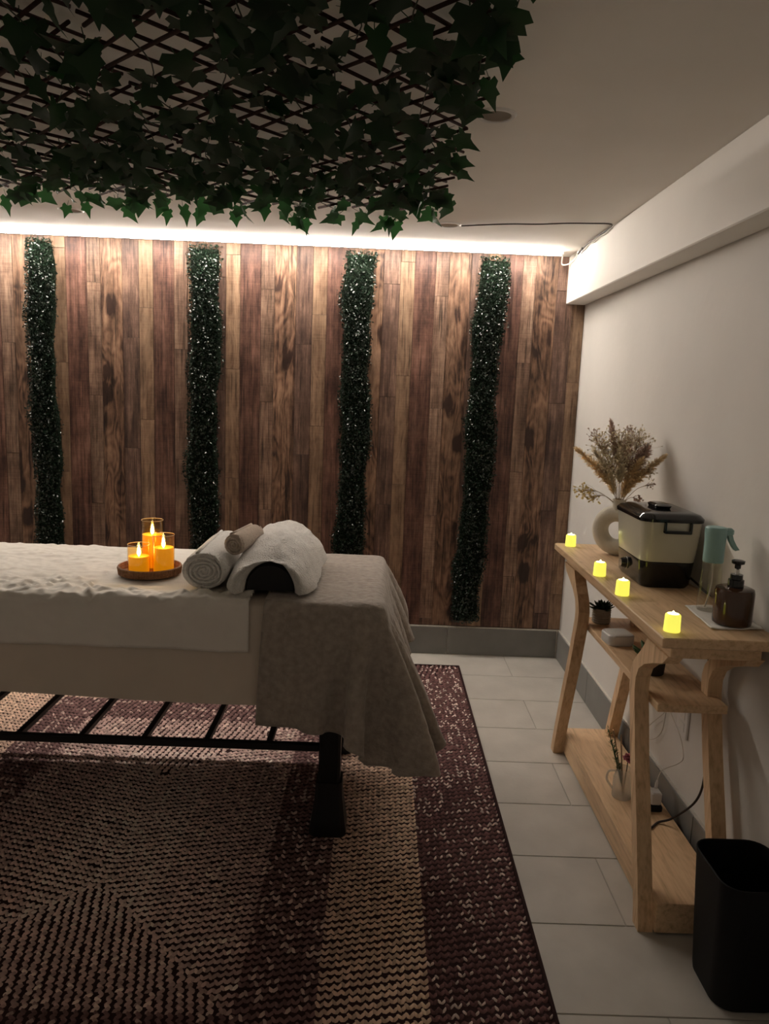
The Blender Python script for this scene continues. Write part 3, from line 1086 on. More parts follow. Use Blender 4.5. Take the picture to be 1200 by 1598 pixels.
# ------------------------------------------------------------------ blanket: small cloth drop over the table end
def drape(x0, x1, y0, y1, h, box, steps=260, seed=2, z0=None):
    bx1, by0, by1, bz = box
    nu, nv = int((x1 - x0) / h) + 1, int((y1 - y0) / h) + 1
    X, Y = np.meshgrid(np.linspace(x0, x1, nu), np.linspace(y0, y1, nv), indexing='ij')
    p = np.stack([X, Y, np.full_like(X, z0)], 2)
    g = np.random.default_rng(seed)
    p[:, :, 2] += g.normal(0, .0015, (nu, nv))
    v = np.zeros_like(p)
    hx, hy = (x1 - x0) / (nu - 1), (y1 - y0) / (nv - 1)
    dg = math.hypot(hx, hy)
    dt = 1 / 90
    R = .028

    # round the free front corner of the cloth
    RC = .32
    lx_, ly_ = (p[:, :, 0] - (x1 - RC)) / RC, ((y0 + RC) - p[:, :, 1]) / RC
    mk = (lx_ > 0) & (ly_ > 0)
    fx = lx_ * np.sqrt(1 - np.clip(ly_, 0, 1) ** 2 / 2)
    fy = ly_ * np.sqrt(1 - np.clip(lx_, 0, 1) ** 2 / 2)
    p[:, :, 0] = np.where(mk, x1 - RC + fx * RC, p[:, :, 0])
    p[:, :, 1] = np.where(mk, y0 + RC - fy * RC, p[:, :, 1])
    # the cloth lies askew: it reaches less far over the end at the back
    tp = np.clip((p[:, :, 1] - y0) / (y1 - y0), 0, 1)
    p[:, :, 0] = x0 + (p[:, :, 0] - x0) * (1 - .17 * tp)
    rest = []

    def pairs(q):
        for s in (0, 1):
            b = q[s + 1::2]
            yield q[s:-1:2][:len(b)], b, 1
            b = q[:, s + 1::2]
            yield q[:, s:-1:2][:, :b.shape[1]], b, 1
        for s in (0, 1):
            a, b = q[s:-1:2], q[s + 1::2]
            m_ = min(len(a), len(b))
            yield a[:m_, :-1], b[:m_, 1:], .35
            yield a[:m_, 1:], b[:m_, :-1], .35
        for s in (0, 1, 2, 3):
            a, b = q[s::4], q[s + 2::4]
            m_ = min(len(a), len(b))
            yield a[:m_], b[:m_], .16
            a, b = q[:, s::4], q[:, s + 2::4]
            m_ = min(a.shape[1], b.shape[1])
            yield a[:, :m_], b[:, :m_], .16

    for a, b, k in pairs(p):
        rest.append(np.linalg.norm(b - a, axis=-1, keepdims=True))

    def cons(q):
        for (a, b, k), L in zip(pairs(q), rest):
            d = b - a
            l = np.linalg.norm(d, axis=-1, keepdims=True) + 1e-9
            c = d * ((l - L) / l) * (.5 * k)
            a += c
            b -= c

    for st in range(steps):
        v[:, :, 2] -= 9.8 * dt
        v *= .975
        q = p + v * dt
        for it in range(14):
            cons(q)
            # rounded box collider
            ix = np.minimum(q[:, :, 0], bx1 - R)
            iy = np.clip(q[:, :, 1], by0 + R, by1 - R)
            iz = np.minimum(q[:, :, 2], bz - R)
            dd = q - np.stack([ix, iy, iz], 2)
            l = np.linalg.norm(dd, axis=2)
            ins = (l < R)
            if ins.any():
                deep = ins & (l < 1e-6)
                n_ = dd / (l[:, :, None] + 1e-9)
                # fully inside the core: leave through the nearest face
                if deep.any():
                    ex = np.stack([bx1 - q[:, :, 0], q[:, :, 1] - by0, by1 - q[:, :, 1], bz - q[:, :, 2]], 2)
                    kmin = ex.argmin(2)
                    for kq, (axis, val) in enumerate([(0, bx1), (1, by0), (1, by1), (2, bz)]):
                        mk = deep & (kmin == kq)
                        q[:, :, axis][mk] = val
                sh = ins & ~deep
                core = np.stack([ix, iy, iz], 2)
                q[sh] = (core + n_ * R)[sh]
                tang = (q - p)
                fr = .55
                q[ins] -= fr * (tang - (tang * n_).sum(2, keepdims=True) * n_)[ins] * .5
            q[:, :, 2] = np.maximum(q[:, :, 2], .02)
        v = (q - p) / dt
        p = q
    return p


PB = drape(-.418, .46, 1.965, 3.20, .0215, (TX1 + .022, TY0 - .026, TY1 + .024, ZT + .016), z0=.85)
# finer, softly creased
def upsample(P):
    nu, nv = P.shape[:2]
    Q = np.zeros((2 * nu - 1, nv, 3)); Q[::2] = P; Q[1::2] = (P[:-1] + P[1:]) / 2
    S = np.zeros((2 * nu - 1, 2 * nv - 1, 3)); S[:, ::2] = Q; S[:, 1::2] = (Q[:, :-1] + Q[:, 1:]) / 2
    return S


# the hanging end swings outwards and its corner fold stands away from the leg
drop = np.clip(ZT - .02 - PB[:, :, 2], 0, 1)
wgt = np.clip((PB[:, :, 0] - (TX1 - .02)) / .05, 0, 1)
PB[:, :, 0] += .26 * drop * wgt
PB[:, :, 2] += .10 * drop * wgt
PBu = upsample(PB)
for _ in range(2):
    PBu[1:-1, 1:-1] = .5 * PBu[1:-1, 1:-1] + .125 * (PBu[:-2, 1:-1] + PBu[2:, 1:-1] + PBu[1:-1, :-2] + PBu[1:-1, 2:])
dU, dV = np.gradient(PBu, axis=0), np.gradient(PBu, axis=1)
nB = np.cross(dU, dV); nB /= np.linalg.norm(nB, axis=2, keepdims=True) + 1e-9
iu, iv = np.meshgrid(np.arange(PBu.shape[0]), np.arange(PBu.shape[1]), indexing='ij')
PBu = PBu + nB * (.004 + .003 * (fbm(iu / 7.0, iv / 2.6, 40) + .4))[:, :, None]
put('fleece_blanket', solid(PBu, .004), 'blanket', smooth='all', label='taupe fleece blanket draped over the end of the massage table', cat='blanket')

# ================================================================== TOWELS
def roll_towel(name, a, b, rx, rz, turns, mat, label, seed):
    """rolled towel: soft outer body plus a spiral end"""
    a, b = Vector(a), Vector(b)
    ax = (b - a).normalized()
    sd = ax.cross(Vector((0, 0, 1))).normalized()
    upw = sd.cross(ax)
    g = random.Random(seed)
    t = thing(name, (a + b) / 2 - upw * rz, label, 'towel')
    n, rings = 36, []
    L = (b - a).length
    ss = [0, .012, .05, .2, .4, .6, .8, .95, .99, 1.0]
    inset = [.93, .98, 1, 1, 1.01, 1, 1, .99, .98, .93]
    for s, i_ in zip(ss, inset):
        c = a + ax * L * s
        rings.append([c + sd * rx * i_ * math.cos(2 * math.pi * k_ / n) * (1 + .02 * math.sin(3 * k_ + seed)) +
                      upw * rz * i_ * math.sin(2 * math.pi * k_ / n) * (1 + .015 * math.sin(k_ * 1.3 + seed + s * 6)) for k_ in range(n)])
    put('roll_body', MB().loft(rings, True), mat, t, smooth='all')
    # spiral layers at the ends, standing proud of the end face
    for e, (c0, dr) in enumerate(((a, -ax), (b, ax))):
        pts, m_ = [], int(turns * 22)
        for i in range(m_ + 1):
            f = i / m_
            th = f * turns * 2 * math.pi + 1.0
            rr = .10 + .80 * f
            wob = 1 + .05 * math.sin(th * 2.3 + seed)
            pts.append(c0 + dr * (.004 - .003 * (1 - f)) + sd * rx * rr * wob * math.cos(th) + upw * rz * rr * wob * math.sin(th))
        put('spiral_edge', MB().tube(pts, min(rx, rz) * .88 / turns * .36, 7), mat, t, smooth='all')
    # overlapping outer flap edge
    pts = [a + ax * L * s + sd * rx * 1.0 * math.cos(1.9) + upw * rz * 1.0 * math.sin(1.9) for s in (0.02, .25, .5, .75, .98)]
    put('flap_edge', MB().tube(pts, .006, 7), mat, t, smooth='all')


roll_towel('rolled_towel', (-.574, 2.44, .9105), (-.578, 2.86, .9095), .077, .063, 4.0, 'terry', 'large white terry towel rolled up beside the candle tray', 3)
roll_towel('small_rolled_towel', (-.492, 2.53, .986), (-.452, 2.715, .990), .0375, .0375, 3.0, 'beige_terry', 'small beige towel rolled up on top of the white towels', 5)

# black half-round bolster and the thick folded towel over it
BX, BYN, BYF = -.350, 2.425, 2.95
zb0 = ZT + .031
rings = []
for y in (BYN, BYN + .012, BYF - .012, BYF):
    s = .94 if y in (BYN, BYF) else 1
    rings.append([(BX + .083 * s * math.cos(a), y, zb0 + .090 * s * max(0, math.sin(a)) ** .9) for a in np.linspace(0, math.pi, 19)])
put('bolster', MB().loft(rings, True), 'black_vinyl', smooth=True, label='black half-round bolster under the draped white towel', cat='bolster')
nU = 72
rings = []
prof_t = [*[('o', q_) for q_ in np.linspace(1, .06, 30)], ('o', .03), ('m', 0), ('i', .05), ('i', .2), ('i', .5), ('i', 1.0)]
for kind_, v_ in prof_t:
    ring_ = []
    for i in range(nU):
        u = i / (nU - 1)
        a = math.pi * (1 - u)
        ca_, sa_ = math.cos(a), max(0, math.sin(a))
        sm = min(1, v_ / .45)
        sm = sm * sm * (3 - 2 * sm)
        wo, ho = .148, .150 * (.76 + .24 * sm) if kind_ == 'o' else .114
        wi, hi_ = .0855, .1005 if v_ > .12 else .092
        # near rim: the left foot reaches furthest forward, the crown lies further back
        near = 2.366 + .056 * math.sin(math.pi * min(1, u * 1.05)) ** 1.3 + .010 * math.sin(u * 14) + .012 * max(0, u - .6)
        far = 2.93 + .02 * math.sin(u * 6)
        if kind_ == 'm':
            w_, h_ = (wo * .35 + wi * .65), (.114 * .40 + .092 * .60)
            y = near - .006
        elif kind_ == 'o':
            k_ = 1 - .16 * max(0, 1 - v_ / .16) ** 1.5
            w_, h_ = wo * k_, ho * k_
            y = near + (far - near) * v_
        else:
            w_, h_ = wi, hi_
            y = near + (far - near) * v_
        x = BX + w_ * math.copysign(abs(ca_) ** .9, ca_)
        z = zb0 + .0005 + h_ * sa_ ** (1.15 if kind_ == 'o' else .95)
        crease = fbm(np.array([u * 7 + v_ * 2.2]), np.array([v_ * 5.0 - u * 2]), 71)[0]
        if kind_ != 'i':
            rib = fbm(np.array([u * 5.0]), np.array([v_ * 26.0]), 77)[0]
            z += (.020 * crease + .006 * rib) * sa_
            x += .012 * crease
        # slouch: towel mass sinks to the left foot
        x -= .012 * (1 - u) * (kind_ != 'i') * sa_
        ring_.append((x, y, max(z, zb0 - .001)))
    rings.append(ring_)
mbt = MB().loft(rings, closed=False)
put('draped_towel', mbt, 'terry', smooth='all', label='thick white towel draped like a tunnel over the black bolster', cat='towel')

# ================================================================== CANDLE TRAY
ZS = ZT + .0225
tray_c = (-.815, 2.635)
tr = thing('rattan_tray', (tray_c[0], tray_c[1], ZS), 'round woven rattan tray holding three candles on the bed', 'tray')
put('base', MB().lathe([(.001, .0), (.104, .0), (.106, .006), (.001, .006)], (*tray_c, ZS), 40), 'rattan', tr)
for i in range(5):
    put('rim_coil', MB().tube([(tray_c[0] + (.1035 + .0012 * i) * math.cos(2 * math.pi * k_ / 48), tray_c[1] + (.1035 + .0012 * i) * math.sin(2 * math.pi * k_ / 48), ZS + .004 + i * .0058) for k_ in range(49)], .0035, 7, False),
        'rattan', tr, smooth='all')
mbx = MB()
for k_ in range(72):
    a = 2 * math.pi * k_ / 72
    mbx.tube([(tray_c[0] + .1085 * math.cos(a), tray_c[1] + .1085 * math.sin(a), ZS + .001), (tray_c[0] + .112 * math.cos(a + .02), tray_c[1] + .112 * math.sin(a + .02), ZS + .026)], .0012, 4)
so = put('weaving', mbx, 'rattan', tr)
so['kind'] = 'stuff'


def glass_candle(x, y, h, fill, label):
    z = ZS + .0068
    t = thing('glass_candle', (x, y, z), label, 'candle', 'amber glass candles on the tray')
    r = .0385
    put('glass', MB().lathe([(.001, 0), (r, 0), (r, h)], (x, y, z), 32, caps=False), 'amber_glass', t, smooth=True)
    put('glass_rim', MB().tube([(x + r * math.cos(a_), y + r * math.sin(a_), z + h) for a_ in np.linspace(0, 2 * math.pi, 33)], .0011, 5, False), 'rim_glass', t, smooth='all')
    put('wax', MB().lathe([(r - .0032, .0045), (r - .0032, fill), (r - .010, fill - .003), (.004, fill - .0035)], (x, y, z), 28), 'wax', t, smooth=True)
    put('flame', MB().lathe([(.0018, 0), (.0060, .008), (.0070, .015), (.0048, .027), (.0014, .040)], (x, y, z + fill - .002), 12), 'flame', t, smooth='all')


glass_candle(-.845, 2.605, .104, .062, 'shortest amber glass candle, at the front left of the tray')
glass_candle(-.763, 2.625, .138, .092, 'middle-height amber glass candle, at the front right of the tray')
glass_candle(-.822, 2.690, .178, .125, 'tallest amber glass candle, at the back of the tray')

# ================================================================== CONSOLE TABLE
CX0, CX1, CY0, CY1, ZC = .765, 1.088, 1.885, 3.14, .917
cs = thing('console_table', ((CX0 + CX1) / 2, (CY0 + CY1) / 2, 0), 'light oak console table with curved legs along the right wall', 'console table')
put('top', MB().box(CX0, CX1, CY0, CY1, ZC - .028, ZC, .003), 'oak_y', cs)
put('apron', MB().box(CX0 + .045, CX1 - .03, CY0 + .05, CY1 - .05, ZC - .072, ZC - .0282, .002), 'oak_y', cs)
near_e = [(.8445, 1.945), (.815, 1.975), (.79, 2.045), (.765, 2.105), (.735, 2.148), (.70, 2.165), (.66, 2.165), (.62, 2.154), (.55, 2.132), (.48, 2.112), (.30, 2.048), (.15, 1.998), (.05, 1.966), (0, 1.955)]
far_e = [(.8445, 2.105), (.815, 2.125), (.79, 2.148), (.765, 2.175), (.735, 2.202), (.70, 2.214), (.66, 2.212), (.62, 2.200), (.55, 2.178), (.48, 2.158), (.30, 2.094), (.15, 2.043), (.05, 2.010), (0, 2.0)]
YM = 2.525
for xa in (.806, 1.030):
    for mir in (False, True):
        rings = []
        for (z, n_), (_, f_) in zip(near_e, far_e):
            if mir:
                n_, f_ = 2 * YM - f_, 2 * YM - n_
            rings.append([(xa, n_, z), (xa + .044, n_, z), (xa + .044, f_, z), (xa, f_, z)])
        put('leg', MB().loft(rings, True), 'oak_z', cs)
put('middle_shelf', MB().box(.852, 1.062, 2.09, 2.96, .622, .647, .002), 'oak_y', cs)
put('bottom_shelf', MB().box(.8505, 1.070, 1.945, 3.09, .006, .100, .002), 'oak_y', cs)

# ---- tea lights
def tealight(x, y, label):
    t = thing('led_tealight', (x, y, ZC), label, 'tealight', 'glowing yellow tealights on the console')
    put('shell', MB().lathe([(.0215, 0), (.0222, .003), (.021, .043), (.0195, .047), (.0165, .049)], (x, y, ZC), 24), 'tea_body', t, smooth=True)
    put('glowing_top', MB().lathe([(.0160, .0488), (.012, .0500), (.005, .0515)], (x, y, ZC), 20), 'tea_top', t, smooth=True)
    put('flame_tip', MB().lathe([(.003, .051), (.0036, .0535), (.0012, .057)], (x, y, ZC), 10), 'tea_top', t, smooth=True)


tealight(.818, 3.083, 'glowing yellow tealight at the far end of the console, by the plank wall')
tealight(.792, 2.568, 'glowing yellow tealight on the console, second from the plank wall')
tealight(.792, 2.315, 'glowing yellow tealight on the console, second from the near corner')
tealight(.812, 1.952, 'glowing yellow tealight at the near corner of the console')

# ---- ring vase
vc = Vector((.957, 2.93, ZC))
vd = Vector((.78, -.626, 0)).normalized()
vn = Vector((-vd.y, vd.x, 0))
zc_ = ZC + .101
rings = []
nR = 48
for i in range(nR):
    a = 2 * math.pi * i / nR
    R_ = .068
    rr, rt = .033, .028
    dirv = vd * math.cos(a) + Vector((0, 0, 1)) * math.sin(a)
    c = Vector((vc.x, vc.y, zc_)) + dirv * R_
    ringp = []
    for k_ in range(14):
        b = 2 * math.pi * k_ / 14
        p = c + dirv * rr * math.cos(b) + vn * rt * math.sin(b)
        p.z = max(p.z, ZC + .0005)
        ringp.append(p)
    rings.append(ringp)
rings.append(rings[0])
vz = thing('ring_vase', vc, 'off-white ring-shaped ceramic vase holding dried pampas', 'vase')
put('ring_body', MB().loft(rings), 'ceramic', vz, smooth='all')
put('neck', MB().lathe([(.024, .160), (.0245, .205), (.0275, .226), (.0245, .2265), (.021, .205), (.021, .19)], (vc.x, vc.y, ZC), 24), 'ceramic', vz, smooth=True)

# ---- dried bouquet
bq = thing('dried_bouquet', (vc.x, vc.y, ZC + .19), 'bouquet of tan pampas and dried flowers in the ring vase', 'dried flowers')
mouth = Vector((vc.x, vc.y, ZC + .215))


def plume(tip, r, mat, n, bend=0.0, start=.35, seed=0):
    r, n = r * 1.4, int(n * 1.5)
    g = random.Random(seed)
    tip = Vector(tip)
    mid = mouth.lerp(tip, .5) + Vector((0, 0, .02 + bend))
    st = [mouth + Vector((0, 0, -.02)), mouth.lerp(mid, .5) + Vector((0, 0, .01)), mid, tip]
    path = smooth_path(st, 10)
    mb_ = MB()
    L = len(path)
    for i in range(n):
        f = start + (1 - start) * g.random()
        k_ = min(int(f * (L - 1)), L - 2)
        p = path[k_].lerp(path[k_ + 1], f * (L - 1) - k_)
        tan = (path[k_ + 1] - path[k_]).normalized()
        q_ = (f - start) / (1 - start)
        rr = r * math.sin(math.pi * (.12 + .80 * q_)) ** .8
        rad = Vector((g.gauss(0, 1), g.gauss(0, 1), g.gauss(0, 1)))
        rad = (rad - tan * rad.dot(tan)).normalized()
        e = p + rad * rr * g.uniform(.4, 1.15) + tan * g.uniform(.012, .035)
        w = tan.cross(rad) * .0016
        mb_.add([p + w, p - w, p.lerp(e, .6) - w * 1.1 + tan * .003, e, p.lerp(e, .6) + w * 1.1 + tan * .003], [(0, 1, 2, 3, 4)])
    o = put('pampas_plume', mb_, mat, bq)
    put('stem', MB().tube(path, .0011, 5), 'stalk', o)


def spray(tip, mat, n, spread, blob, seed):
    g = random.Random(seed)
    tip = Vector(tip)
    mid = mouth.lerp(tip, .55)
    mid.z += .015
    path = smooth_path([mouth + Vector((0, 0, -.02)), mid, tip], 8)
    mb_ = MB()
    st = MB().tube(path, .0010, 4)
    for i in range(n):
        c = tip + Vector((g.gauss(0, spread), g.gauss(0, spread), g.gauss(0, spread)))
        k_ = path[min(len(path) - 1, int(len(path) * g.uniform(.55, .98)))]
        st.tube([k_, k_.lerp(c, .5) + Vector((0, 0, .004)), c], .0005, 3, False)
        r = blob * g.uniform(.8, 1.6)
        rot = Matrix.Rotation(g.uniform(0, 6), 3, (g.random(), g.random(), g.random() + .1))
        o6 = [rot @ Vector(q) * r for q in ((1, 0, 0), (-1, 0, 0), (0, 1, 0), (0, -1, 0), (0, 0, 1), (0, 0, -1))]
        mb_.add([c + q for q in o6], [(0, 2, 4), (2, 1, 4), (1, 3, 4), (3, 0, 4), (2, 0, 5), (1, 2, 5), (3, 1, 5), (0, 3, 5)])
    o = put('flower_spray', mb_, mat, bq, kind='stuff')
    put('stem', st, 'stalk', o)


plume((.772, 2.90, 1.330), .020, 'pampas', 520, .005, .18, 1)
plume((.900, 2.93, 1.435), .014, 'mauve_dry', 320, 0, .55, 2)
plume((1.075, 2.84, 1.318), .019, 'pampas', 520, .0, .15, 3)
plume((.835, 2.88, 1.325), .018, 'pale_dry', 420, .0, .2, 4)
plume((1.035, 2.90, 1.345), .028, 'mauve_dry', 620, .01, .40, 5)
plume((.985, 2.97, 1.365), .026, 'mauve_dry', 420, .01, .4, 6)
plume((.925, 2.88, 1.330), .022, 'pale_dry', 420, .0, .35, 7)
plume((1.000, 2.86, 1.300), .020, 'pampas', 360, .0, .15, 8)
for i, (tp, m_, n_, sp, bl) in enumerate([((.800, 2.90, 1.175), 'yellow_dry', 46, .017, .0042), ((.842, 2.90, 1.150), 'yellow_dry', 30, .013, .0042),
                                          ((.868, 2.93, 1.355), 'pale_dry', 130, .026, .0036), ((.930, 2.90, 1.370), 'pale_dry', 150, .028, .0036),
                                          ((1.015, 2.93, 1.385), 'pale_dry', 120, .028, .0034), ((.895, 2.88, 1.290), 'pale_dry', 120, .024, .0036),
                                          ((.960, 2.90, 1.300), 'pale_dry', 110, .022, .0034), ((1.040, 2.86, 1.270), 'pale_dry', 60, .018, .0032),
                                          ((.970, 2.93, 1.420), 'mauve_dry', 26, .010, .0028), ((1.010, 2.86, 1.150), 'mauve_dry', 22, .010, .0034),
                                          ((1.045, 2.84, 1.215), 'mauve_dry', 16, .009, .003), ((.835, 2.94, 1.400), 'mauve_dry', 22, .012, .0028)]):
    spray(tp, m_, n_, sp, bl, 100 + i)


# ---- towel warmer
def rrect(x0, x1, y0, y1, r, z, n=6):
    out = []
    for cx, cy, a0 in ((x1 - r, y0 + r, -math.pi / 2), (x1 - r, y1 - r, 0), (x0 + r, y1 - r, math.pi / 2), (x0 + r, y0 + r, math.pi)):
        for i in range(n + 1):
            a = a0 + math.pi / 2 * i / n
            out.append((cx + r * math.cos(a), cy + r * math.sin(a), z))
    return out


tw = thing('towel_warmer', (.972, 2.55, ZC), 'cream and black electric towel warmer on the console beside the ring vase', 'towel warmer')
wx0, wx1, wy0, wy1 = .884, 1.062, 2.412, 2.69
put('base', MB().loft([rrect(wx0 + .012, wx1 - .012, wy0 + .012, wy1 - .012, .03, ZC), rrect(wx0 + .004, wx1 - .004, wy0 + .004, wy1 - .004, .034, ZC + .012), rrect(wx0 - .002, wx1 + .004, wy0 - .002, wy1 + .002, .036, ZC + .088),
                       rrect(wx0 + .002, wx1, wy0 + .002, wy1 - .002, .034, ZC + .090)], True), 'black_gloss', tw, smooth=True)
put('tub', MB().loft([rrect(wx0 - .001, wx1 + .003, wy0 - .001, wy1 + .001, .036, ZC + .0902), rrect(wx0 - .005, wx1 + .007, wy0 - .005, wy1 + .005, .038, ZC + .120), rrect(wx0 - .013, wx1 + .015, wy0 - .012, wy1 + .012, .042, ZC + .225)], True),
    'cream_gloss', tw, smooth=True)
lid = put('lid', MB().loft([rrect(wx0 - .018, wx1 + .020, wy0 - .017, wy1 + .017, .045, ZC + .2255), rrect(wx0 - .019, wx1 + .021, wy0 - .018, wy1 + .018, .045, ZC + .236), rrect(wx0 - .008, wx1 + .010, wy0 - .007, wy1 + .007, .04, ZC + .248),
                            rrect(wx0 + .010, wx1 - .008, wy0 + .012, wy1 - .012, .035, ZC + .254), rrect(wx0 + .045, wx1 - .043, wy0 + .05, wy1 - .05, .02, ZC + .255)], True), 'black_gloss', tw, smooth=True)
put('lid_handle', MB().loft([rrect(.948, .998, 2.50, 2.60, .02, ZC + .2552), rrect(.944, 1.002, 2.495, 2.605, .022, ZC + .265), rrect(.950, .996, 2.505, 2.595, .02, ZC + .270)], True), 'black_gloss', lid, smooth=True)
put('carry_handle', MB().box(.938, .944, wy0 - .024, wy0 - .012, ZC + .192, ZC + .2255).box(1.022, 1.028, wy0 - .024, wy0 - .012, ZC + .192, ZC + .2255)
    .box(.938, 1.028, wy0 - .026, wy0 - .014, ZC + .190, ZC + .200, .002), 'black_gloss', tw)
kn = put('dial', MB().tube([(wx0 - .001, 2.575, ZC + .050), (wx0 - .010, 2.575, ZC + .050), (wx0 - .018, 2.575, ZC + .050)], [.019, .018, .015], 20), 'black_gloss', tw, smooth=True)
put('dial_face', MB().tube([(wx0 - .0182, 2.575, ZC + .050), (wx0 - .0195, 2.575, ZC + .050)], .0125, 20), 'chrome', kn)
put('dial_ring', MB().lathe([(.0, 0)], n=3).v and MB().tube([(wx0 - .0005, 2.575 + .022 * math.cos(a), ZC + .05 + .022 * math.sin(a)) for a in np.linspace(0, 2 * math.pi, 25)], .0012, 5, False), 'chrome', tw, smooth='all')
put('warmer_cord', MB().tube(smooth_path([(1.066, 2.50, ZC + .035), (1.080, 2.46, ZC + .02), (1.086, 2.40, ZC + .007), (1.0965, 2.34, ZC - .03), (1.0965, 2.32, .70), (1.090, 2.317, .576), (1.084, 2.266, .489), (1.080, 2.225, .366),
                                          (1.077, 2.255, .25), (1.045, 2.34, .135), (1.005, 2.36, .1045), (.965, 2.325, .1045), (.94, 2.345, .1045), (.935, 2.40, .106), (.955, 2.44, .112)]), .0038, 8), 'dark_cable', smooth=True,
    label='thick black cord running from the towel warmer down to the bottom shelf', cat='cord')

# ---- spray bottle
sx, sy = 1.002, 2.165
ZN = ZC + .0032
sb = thing('spray_bottle', (sx, sy, ZN), 'clear spray bottle with a mint green trigger head', 'spray bottle')
put('bottle', MB().lathe([(.001, 0), (.031, 0), (.033, .006), (.032, .05), (.0285, .12), (.0275, .150)], (sx, sy, ZN), 28, caps=False), 'clear_glass', sb, smooth=True)
put('dip_tube', MB().tube(smooth_path([(sx, sy, ZN + .15), (sx + .004, sy, ZN + .08), (sx - .012, sy - .005, ZN + .01)]), .0028, 6), 'white_cable', sb, smooth=True)
hd = put('head', MB().lathe([(.0285, .148), (.0295, .152), (.029, .18), (.0295, .215), (.0315, .240), (.0305, .250), (.027, .253)], (sx, sy, ZN), 28).box(sx, sx + .048, sy - .018, sy + .004, ZN + .228, ZN + .252, .006), 'mint', sb, smooth=True)
put('trigger', MB().loft([[(x_ - .006, sy - .016, z_), (x_ + .006, sy - .016, z_ + .003), (x_ + .006, sy, z_ + .003), (x_ - .006, sy, z_)] for x_, z_ in ((sx + .036, ZN + .232), (sx + .042, ZN + .215), (sx + .052, ZN + .198), (sx + .062, ZN + .186))], True), 'mint', hd)

# ---- amber pump bottle
axx, ayy = 1.012, 2.032
ab = thing('pump_bottle', (axx, ayy, ZN), 'squat dark amber bottle with a black pump at the near end of the console', 'pump bottle')
put('bottle', MB().lathe([(.046, 0), (.0515, .004), (.0525, .012), (.0525, .094), (.0500, .103), (.042, .106)], (axx, ayy, ZN), 36), 'amber_dark', ab, smooth=True)
put('collar', MB().lathe([(.021, .1062), (.021, .128), (.0165, .130), (.0165, .143)], (axx, ayy, ZN), 24), 'black_gloss', ab, smooth=True)
pm = put('pump', MB().lathe([(.0035, .143), (.0035, .158), (.008, .160), (.0085, .170), (.017, .174), (.018, .182), (.012, .184)], (axx, ayy, ZN), 20), 'black_gloss', ab, smooth=True)
put('piston', MB().lathe([(.0052, .1432), (.0052, .157)], (axx, ayy, ZN), 16), 'white_plastic', pm)

# ---- tissue
nn = 24
c4 = np.array([(.931, 1.976), (1.082, 1.985), (1.084, 2.215), (.951, 2.207)])
u, v_ = np.meshgrid(np.linspace(0, 1, nn), np.linspace(0, 1, nn), indexing='ij')
PX = (1 - u) * (1 - v_) * c4[0, 0] + u * (1 - v_) * c4[1, 0] + u * v_ * c4[2, 0] + (1 - u) * v_ * c4[3, 0]
PY = (1 - u) * (1 - v_) * c4[0, 1] + u * (1 - v_) * c4[1, 1] + u * v_ * c4[2, 1] + (1 - u) * v_ * c4[3, 1]
edge = np.minimum(np.minimum(u, 1 - u), np.minimum(v_, 1 - v_))
PZ = ZC + .0028 + np.clip(.12 - edge, 0, 1) * .05 * np.abs(fbm(u * 5, v_ * 5, 6))
put('tissue', solid(np.stack([PX, PY, PZ], 2), .0022), 'tissue', smooth='all', label='folded white tissue under the spray and pump bottles', cat='tissue')


# ---- plants and box on the middle shelf
def succulent(x, y, z, r, h, mat, pot, label, n, L, seed, ribs=True, up=1.0):
    g = random.Random(seed)
    t = thing('potted_succulent', (x, y, z), label, 'potted plant')
    prof = [(r * .86, 0), (r * .94, .003)]
    if ribs:
        k_ = 6
        for i in range(k_):
            a = .003 + (h - .006) * (i + .5) / k_
            prof += [(r * (.98 + .02 * (i % 2)), a - .002), (r * 1.03, a), (r * (.96), a + (h - .006) / k_ * .45)]
    else:
        prof += [(r * 1.0, h * .6), (r * 1.02, h - .002)]
    prof += [(r, h), (r * .88, h), (r * .86, h * .8)]
    put('pot', MB().lathe(prof, (x, y, z), 28), pot, t, smooth=True)
    put('soil', MB().lathe([(r * .85, h * .80), (r * .3, h * .86)], (x, y, z), 20), 'soil', t)
    for i in range(n):
        a = i * 2.399 + g.uniform(-.2, .2)
        f = (i + .5) / n
        el = (1.25 - 1.15 * f) * up + g.uniform(-.12, .12)
        l = L * (.65 + .45 * f) * g.uniform(.85, 1.1)
        d = Vector((math.cos(a) * math.cos(el), math.sin(a) * math.cos(el), math.sin(el)))
        s = Vector((-math.sin(a), math.cos(a), 0))
        nrm = d.cross(s)
        b0 = Vector((x, y, z + h * .86)) + Vector((math.cos(a), math.sin(a), 0)) * r * .25 * f
        rings_ = []
        for q_, w, th in ((0, .35, .5), (.35, .9, .9), (.7, 1.0, .7), (.9, .5, .4), (1.0, .06, .08)):
            c = b0 + d * l * q_ + Vector((0, 0, .15 * l * q_ * q_))
            W_ = l * .18 * w
            T_ = l * .08 * th
            rings_.append([c + s * W_, c + nrm * T_, c - s * W_, c - nrm * T_])
        put('leaf', MB().loft(rings_, True), mat, t, smooth='all')


ZM = .647
succulent(.913, 2.888, ZM, .036, .062, 'succulent', 'grey_pot', 'dark green succulent in a grey ribbed pot on the middle shelf', 26, .052, 4)
succulent(.928, 2.345, ZM, .036, .050, 'succulent2', 'dark_pot', 'small green plant in a dark pot behind the near console leg', 16, .085, 6, False, .75)
wbx = thing('white_device', (.903, 2.645, ZM), 'small white rounded box on the middle shelf between the two plants', 'device')
ca, sa = math.cos(.12), math.sin(.12)


